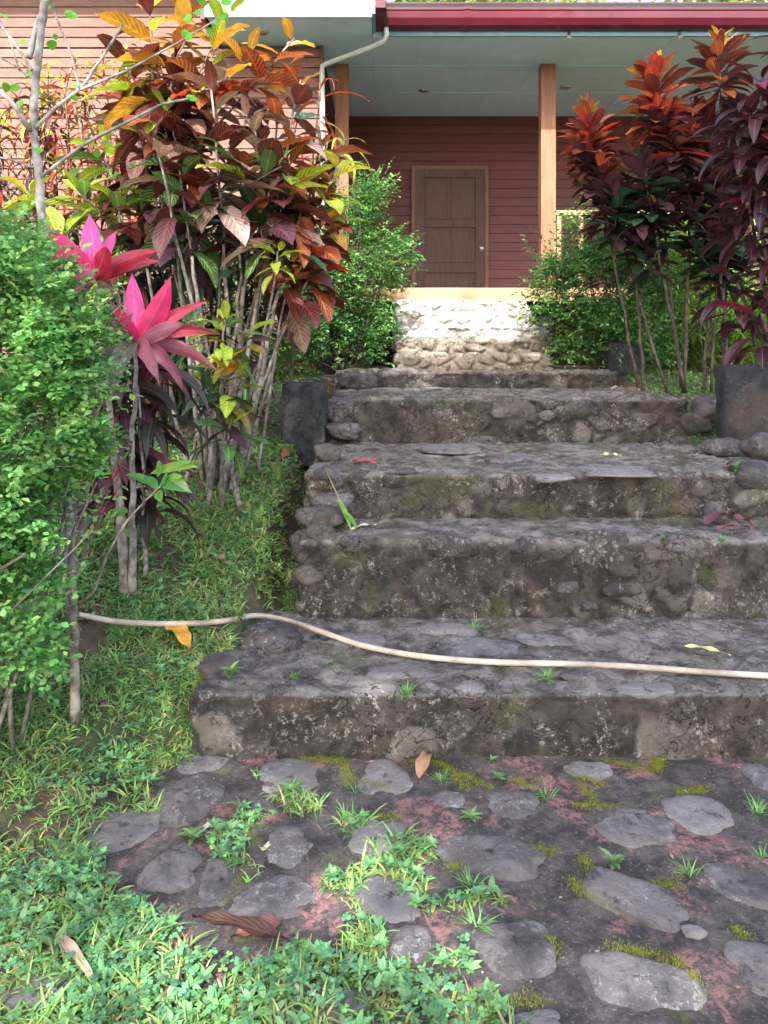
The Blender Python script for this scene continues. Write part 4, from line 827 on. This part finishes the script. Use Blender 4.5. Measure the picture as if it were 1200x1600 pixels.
# ------------------------------------------------------------ small-leaved bushes
def bush(name, label, base, blobs, nsp, col, lf=.03, lw=.017, spray=.11, per=9, stems=10, mk='small', bark='bark_brown', kind='ell', r0=.012, group=None, up=.5, hl=None):
    B = np.array([base[0], base[1], gz(*base) - .02]); root = empty(name, B, label, 'bush', group)
    bl = np.array([list(at(b[0], b[1], b[2])) + [b[3] * b[2] / FPX, b[4], b[5] * b[2] / FPX] for b in blobs])
    vol = bl[:, 3] * bl[:, 5]; w_ = vol / vol.sum(); bi = rng.choice(len(bl), nsp, p=w_)
    D = rng.normal(0, 1, (nsp, 3)); D /= np.linalg.norm(D, axis=1)[:, None]; rr = rng.random(nsp) ** .45 * (1 + .28 * (rng.random(nsp) < .12))
    Pc = bl[bi, :3] + D * rr[:, None] * bl[bi, 3:6]
    Pc += .07 * np.stack([fbm(Pc, 4, 3, s) for s in (1, 2, 3)], 1)
    keep = fbm(Pc, 6, 3, 17) > -.35 + .25 * (rr > .8); Pc, D = Pc[keep], D[keep]; nsp = len(Pc)
    fm, sm = MB(), MB(); yaw = np.arctan2(D[:, 1], D[:, 0]) + rng.normal(0, .8, nsp); pit = np.clip(D[:, 2] * .8 + up * rng.random(nsp), -.5, 1.4)
    F = np.stack([np.cos(yaw) * np.cos(pit), np.sin(yaw) * np.cos(pit), np.sin(pit)], 1)
    cs = jit(np.array(col)[rng.choice(len(col), nsp)], nsp, .35)
    for k in range(per):
        q = k / max(per - 1, 1); side = 1 if k % 2 else -1
        P_ = Pc + F * (spray * (q - .3)) + rng.normal(0, .004, (nsp, 3))
        ya = yaw + (0 if k == per - 1 else side * (1.0 + .3 * rng.random(nsp)))
        leaves(fm, P_, ya, pit * .5 + rng.normal(0, .4, nsp), lf * (.5 + .8 * rng.random(nsp)), lw * (.8 + .4 * rng.random(nsp)), .3, .25, rng.normal(0, .5, nsp), kind, 3, 2, cs, cs)
    for s_ in range(stems):
        b = bl[s_ % len(bl)]; e = b[:3] + rng.normal(0, .45, 3) * b[3:6]; b0 = B + [rng.normal(0, .07), rng.normal(0, .05), 0]
        P_ = bez(b0, e, 10, .4, .5); sm.tube(P_, np.linspace(r0, .003, 10) * (.7 + .5 * rng.random()), 6, wob=.2)
        for j in range(5):
            a = P_[4 + j]; sm.tube([a, a + rng.normal(0, .06, 3) + [0, 0, .06], a + rng.normal(0, .11, 3) + [0, 0, .13]], [.004, .003, .0015], 5)
    sm.build('stem', M[bark], root); fm.build('foliage', M[mk], root); return root
GRN = [(.08, .22, .06), (.14, .33, .09), (.05, .15, .05), (.22, .40, .11)]
bush('small_leaf_bush', 'upright small leaved green bush left of the door', (-.35, 7.1), [(575,320,7.0,42,.3,50),(590,400,7.0,46,.3,60),(560,420,7.0,60,.35,90),(520,480,7.0,60,.35,90),(575,520,7.0,42,.3,60),(475,530,7.0,45,.35,60),(540,340,7.1,40,.3,50),(480,430,7.1,45,.3,80),(630,395,6.95,18,.15,28),(440,540,6.9,40,.3,50)], 3400, GRN, .042, .020, .15, 9, 18)
bush('small_leaf_bush', 'rounded glossy green bush right of the pale flight', (2.0, 7.05), [(915,372,7.0,34,.25,50),(965,390,7.0,40,.3,50),(1010,400,7.1,45,.3,50),(930,440,7.0,85,.4,85),(875,450,6.9,58,.3,65),(960,520,7.0,75,.35,60),(890,520,6.9,40,.3,55),(1010,460,7.1,55,.3,70),(845,425,6.9,24,.15,22),(1020,540,7.1,40,.3,40)], 4300, GRN, .042, .020, .15, 9, 16)
bush('bright_bush', 'sunlit yellow green bush behind the dark stems on the right', (3.2, 7.5), [(1060,430,7.4,60,.4,70),(1100,390,7.4,60,.4,60),(1090,480,7.5,60,.4,70),(1150,450,7.5,60,.4,80),(1210,480,7.5,60,.4,80),(1130,540,7.4,70,.4,50),(1250,420,7.4,60,.4,90)], 2400, [(.16, .34, .05), (.26, .42, .06), (.10, .24, .05)], .06, .024, .18, 7, 10)
bush('wall_bush', 'dim green bush in the gap between crotons and wing wall', (-1.5, 6.6), [(300,430,6.6,90,.4,80),(400,420,6.6,80,.4,90),(200,480,6.5,90,.4,60),(360,520,6.4,90,.4,60),(90,450,6.5,90,.4,60)], 1300, [(.05, .13, .04), (.10, .2, .05), (.03, .08, .03)], .06, .024, .2, 7, 14)
HG = [(.13, .35, .09), (.19, .44, .12), (.08, .24, .08), (.30, .53, .17)]
bush('hedge_shrub', 'feathery bright green shrub filling the left edge of the garden', (-1.35, 2.6), [(25,395,2.6,50,.25,50),(65,445,2.5,58,.22,58),(108,500,2.5,52,.2,60),(50,560,2.45,95,.3,90),(118,590,2.5,42,.18,55),(40,680,2.4,88,.3,90),(98,700,2.5,44,.18,65),(25,800,2.4,82,.3,90),(85,790,2.5,36,.15,60),(20,920,2.35,75,.25,90),(58,900,2.45,42,.15,70),(15,1020,2.3,60,.2,75),(50,1010,2.4,26,.12,50),
 (-60,500,2.5,100,.3,130),(-70,750,2.5,100,.3,150),(-60,980,2.5,80,.3,120),(5,345,2.6,30,.15,30),(155,520,2.5,18,.1,20),(172,480,2.5,10,.08,9),(160,620,2.5,9,.08,11),(138,440,2.5,12,.08,11),(145,760,2.5,9,.08,10)], 5200, HG, .024, .018, .10, 11, 22, bark='bark', kind='obov', r0=.009, up=.3)

# ------------------------------------------------------------ bare sapling, sprouting stump
def polytube(mb, pts, Y, r0, r1, dep=0.):
    P_ = np.array([at(x, y, Y + dep * i / len(pts)) for i, (x, y) in enumerate(pts)]); ti = np.linspace(0, len(P_) - 1, 5 * len(P_)); P_ = np.stack([np.interp(ti, np.arange(len(P_)), P_[:, k]) for k in range(3)], 1)
    for _ in range(3): P_[1:-1] = (P_[:-2] + 2 * P_[1:-1] + P_[2:]) / 4
    P_[1:-1] += rng.normal(0, r0 * .08, (len(P_) - 2, 3)); mb.tube(P_, np.linspace(r0, r1, len(P_)), 9, wob=.18); return P_
SY = 2.85; b = at(112, 1000, SY); root = empty('bare_sapling', (b[0], SY, gz(b[0], SY)), 'nearly leafless pale grey sapling rising past the left siding', 'tree')
sm = MB(); polytube(sm, [(112,1010),(112,900),(105,760),(92,620),(80,500),(68,370),(60,270),(50,180),(60,90),(70,0),(74,-80)], SY, .019, .013)
for pts_, r0, dp in [([(66,275),(130,225),(230,175),(250,163),(296,154)],.007,-.1),([(55,200),(90,165),(125,140),(160,90),(192,38)],.008,.1),([(125,140),(200,110),(290,60),(340,30)],.0055,.15),([(48,205),(20,160),(-30,120)],.011,-.1),([(50,110),(15,55),(-30,5)],.006,.1),
        ([(125,140),(110,80),(85,20),(70,-20)],.005,-.2),([(52,262),(20,250),(-30,240)],.0045,0),([(45,120),(20,100),(-20,80)],.0045,.1),([(45,90),(60,30),(68,15)],.012,.1),([(115,165),(125,190),(128,220)],.004,-.05),([(30,110),(15,60),(0,30)],.0035,.1)]:
    polytube(sm, pts_, SY - .01, r0, r0 * .55, dp)
sm.build('trunk', M['bark_pale'], root)
fm = MB()
for px, py in [(85,10),(75,2),(100,20),(8,28),(92,58),(80,62),(45,105),(50,120),(40,68),(65,160),(110,150),(118,138),(282,50),(300,62),(330,0),(318,15),(345,5),(340,40),(352,20),(335,50),(355,25),(315,-5),(300,25),(268,160),(290,150),(15,140),(12,130),(60,240),(35,165),(110,270),(155,225),(150,235)]:
    a = at(px, py, SY - .02 + rng.normal(0, .04)); an = rng.random() * 6.28; l = .03 + .022 * rng.random()
    leaf_to(fm, a, a + [l * math.cos(an), l * .5, l * math.sin(an) * .6], l * .75, .4, 'ell', jit((.13, .42, .04), 1, .25)[0], face=True, roll=rng.normal(0, .5), nl=6, nw=2)
fm.build('foliage', M['small'], root)
root = empty('sprouting_stump', (at(118, 1010, 2.75)[0], 2.75, gz(-1.1, 2.75)), 'cut grey stump with a long bare shoot ending in a few green leaves', 'stump')
sm, fm = MB(), MB(); polytube(sm, [(118,1125),(116,1000),(112,900),(112,840)], 2.75, .018, .012); polytube(sm, [(118,905),(135,855),(160,805)], 2.74, .006, .004, -.1); polytube(sm, [(122,945),(148,925),(165,870),(200,810),(238,772),(250,760)], 2.72, .0055, .003, -.15)
tb = MB(); polytube(tb, [(-30,905),(0,890),(40,865)], 2.2, .005, .004); tag(tb.build('dry_branch', M['bark']), 'short dry branch poking out of the feathery shrub at the left edge', 'branch')
for (x, y), (X, Y_), c in [((245,765),(225,745),(.1,.34,.1)),((248,762),(262,740),(.1,.36,.14)),((250,760),(300,770),(.1,.32,.1)),((245,768),(252,785),(.12,.3,.07)),((235,740),(310,730),(.2,.34,.06)),((262,745),(296,770),(.25,.34,.14)),((240,760),(195,742),(.12,.3,.08)),((250,757),(285,745),(.16,.36,.08)),((200,800),(180,805),(.1,.25,.06)),((245,745),(250,720),(.15,.36,.08)),((255,735),(300,722),(.14,.36,.08))]:
    leaf_to(fm, at(x, y, 2.6), at(X, Y_, 2.55), .034, .6, 'ell', c, face=True, roll=.5 + rng.normal(0, .3))
sm.build('stem', M['bark'], root); fm.build('foliage', M['small'], root)
# ------------------------------------------------------------ trees: one behind the viewer shades the steps, others beyond the roof
def tree(name, label, base, crown, nleaf, cols, ls=.14, trunk_r=.16, seed=0, clump=.25, nb=14):
    B = np.array(base, float); root = empty(name, B, label, 'tree'); sm, fm = MB(), MB(); cc = np.array(crown[:3], float); cr = np.array(crown[3:], float)
    top = cc + [0, 0, cr[2] * .4]; P_ = bez(B, top, 12, .3, .5); sm.tube(P_, np.linspace(trunk_r, trunk_r * .3, 12), 12, wob=.15)
    D = rng.normal(0, 1, (nb * 6, 3)); D /= np.linalg.norm(D, axis=1)[:, None]; cen = cc + D * cr * (.35 + .6 * rng.random((nb * 6, 1)))
    for k in range(nb):
        a = P_[5 + k % 6]; sm.tube(bez(a, cen[k], 7, .5, .6), np.linspace(trunk_r * .35, .015, 7), 7)
    for k in range(nb, nb * 3): j = np.argmin(((cen[:nb] - cen[k]) ** 2).sum(1)); sm.tube(bez(cen[j], cen[k], 5), np.linspace(.03, .01, 5), 5)
    i = rng.choice(len(cen), nleaf); X = cen[i] + rng.normal(0, clump, (nleaf, 3)) * cr
    c = jit(np.array(cols)[rng.choice(len(cols), nleaf)], nleaf, .3)
    leaves(fm, X, rng.random(nleaf) * 6.28, rng.normal(0, .5, nleaf), ls * (.6 + .8 * rng.random(nleaf)), ls * .5, .6, .2, rng.normal(0, .5, nleaf), 'ell', 3, 2, c, c)
    sm.build('trunk', M['bark'], root); fm.build('crown', M['small'], root)
tree('shade_tree', 'broad shade tree standing behind the viewer', (-4.2, -5.5, 0), (-2.8, -4.6, 8.0, 2.4, 2.2, 3.6), 2400, [(.06, .17, .04), (.1, .25, .05)], .24, .22, clump=.2, nb=16)
tree('shade_tree', 'shade tree standing behind and right of the viewer', (3.6, -6.0, 0), (1.3, -4.6, 8.6, 3.1, 2.2, 3.9), 16000, [(.06, .17, .04), (.1, .25, .05)], .24, .22, clump=.2, nb=14)
tree('distant_tree', 'sunlit feathery tree beyond the porch roof', (2.5, 26, 1.28), (2.8, 26, 12.0, 4.2, 3, 2.2), 6000, [(.10, .24, .06), (.2, .36, .08)], .35, .25)
tree('distant_tree', 'sunlit tree beyond the roof at the far right', (12.5, 27, 1.28), (12.5, 27, 12.0, 3, 3, 2.2), 3500, [(.10, .24, .06), (.2, .36, .08)], .35, .25)
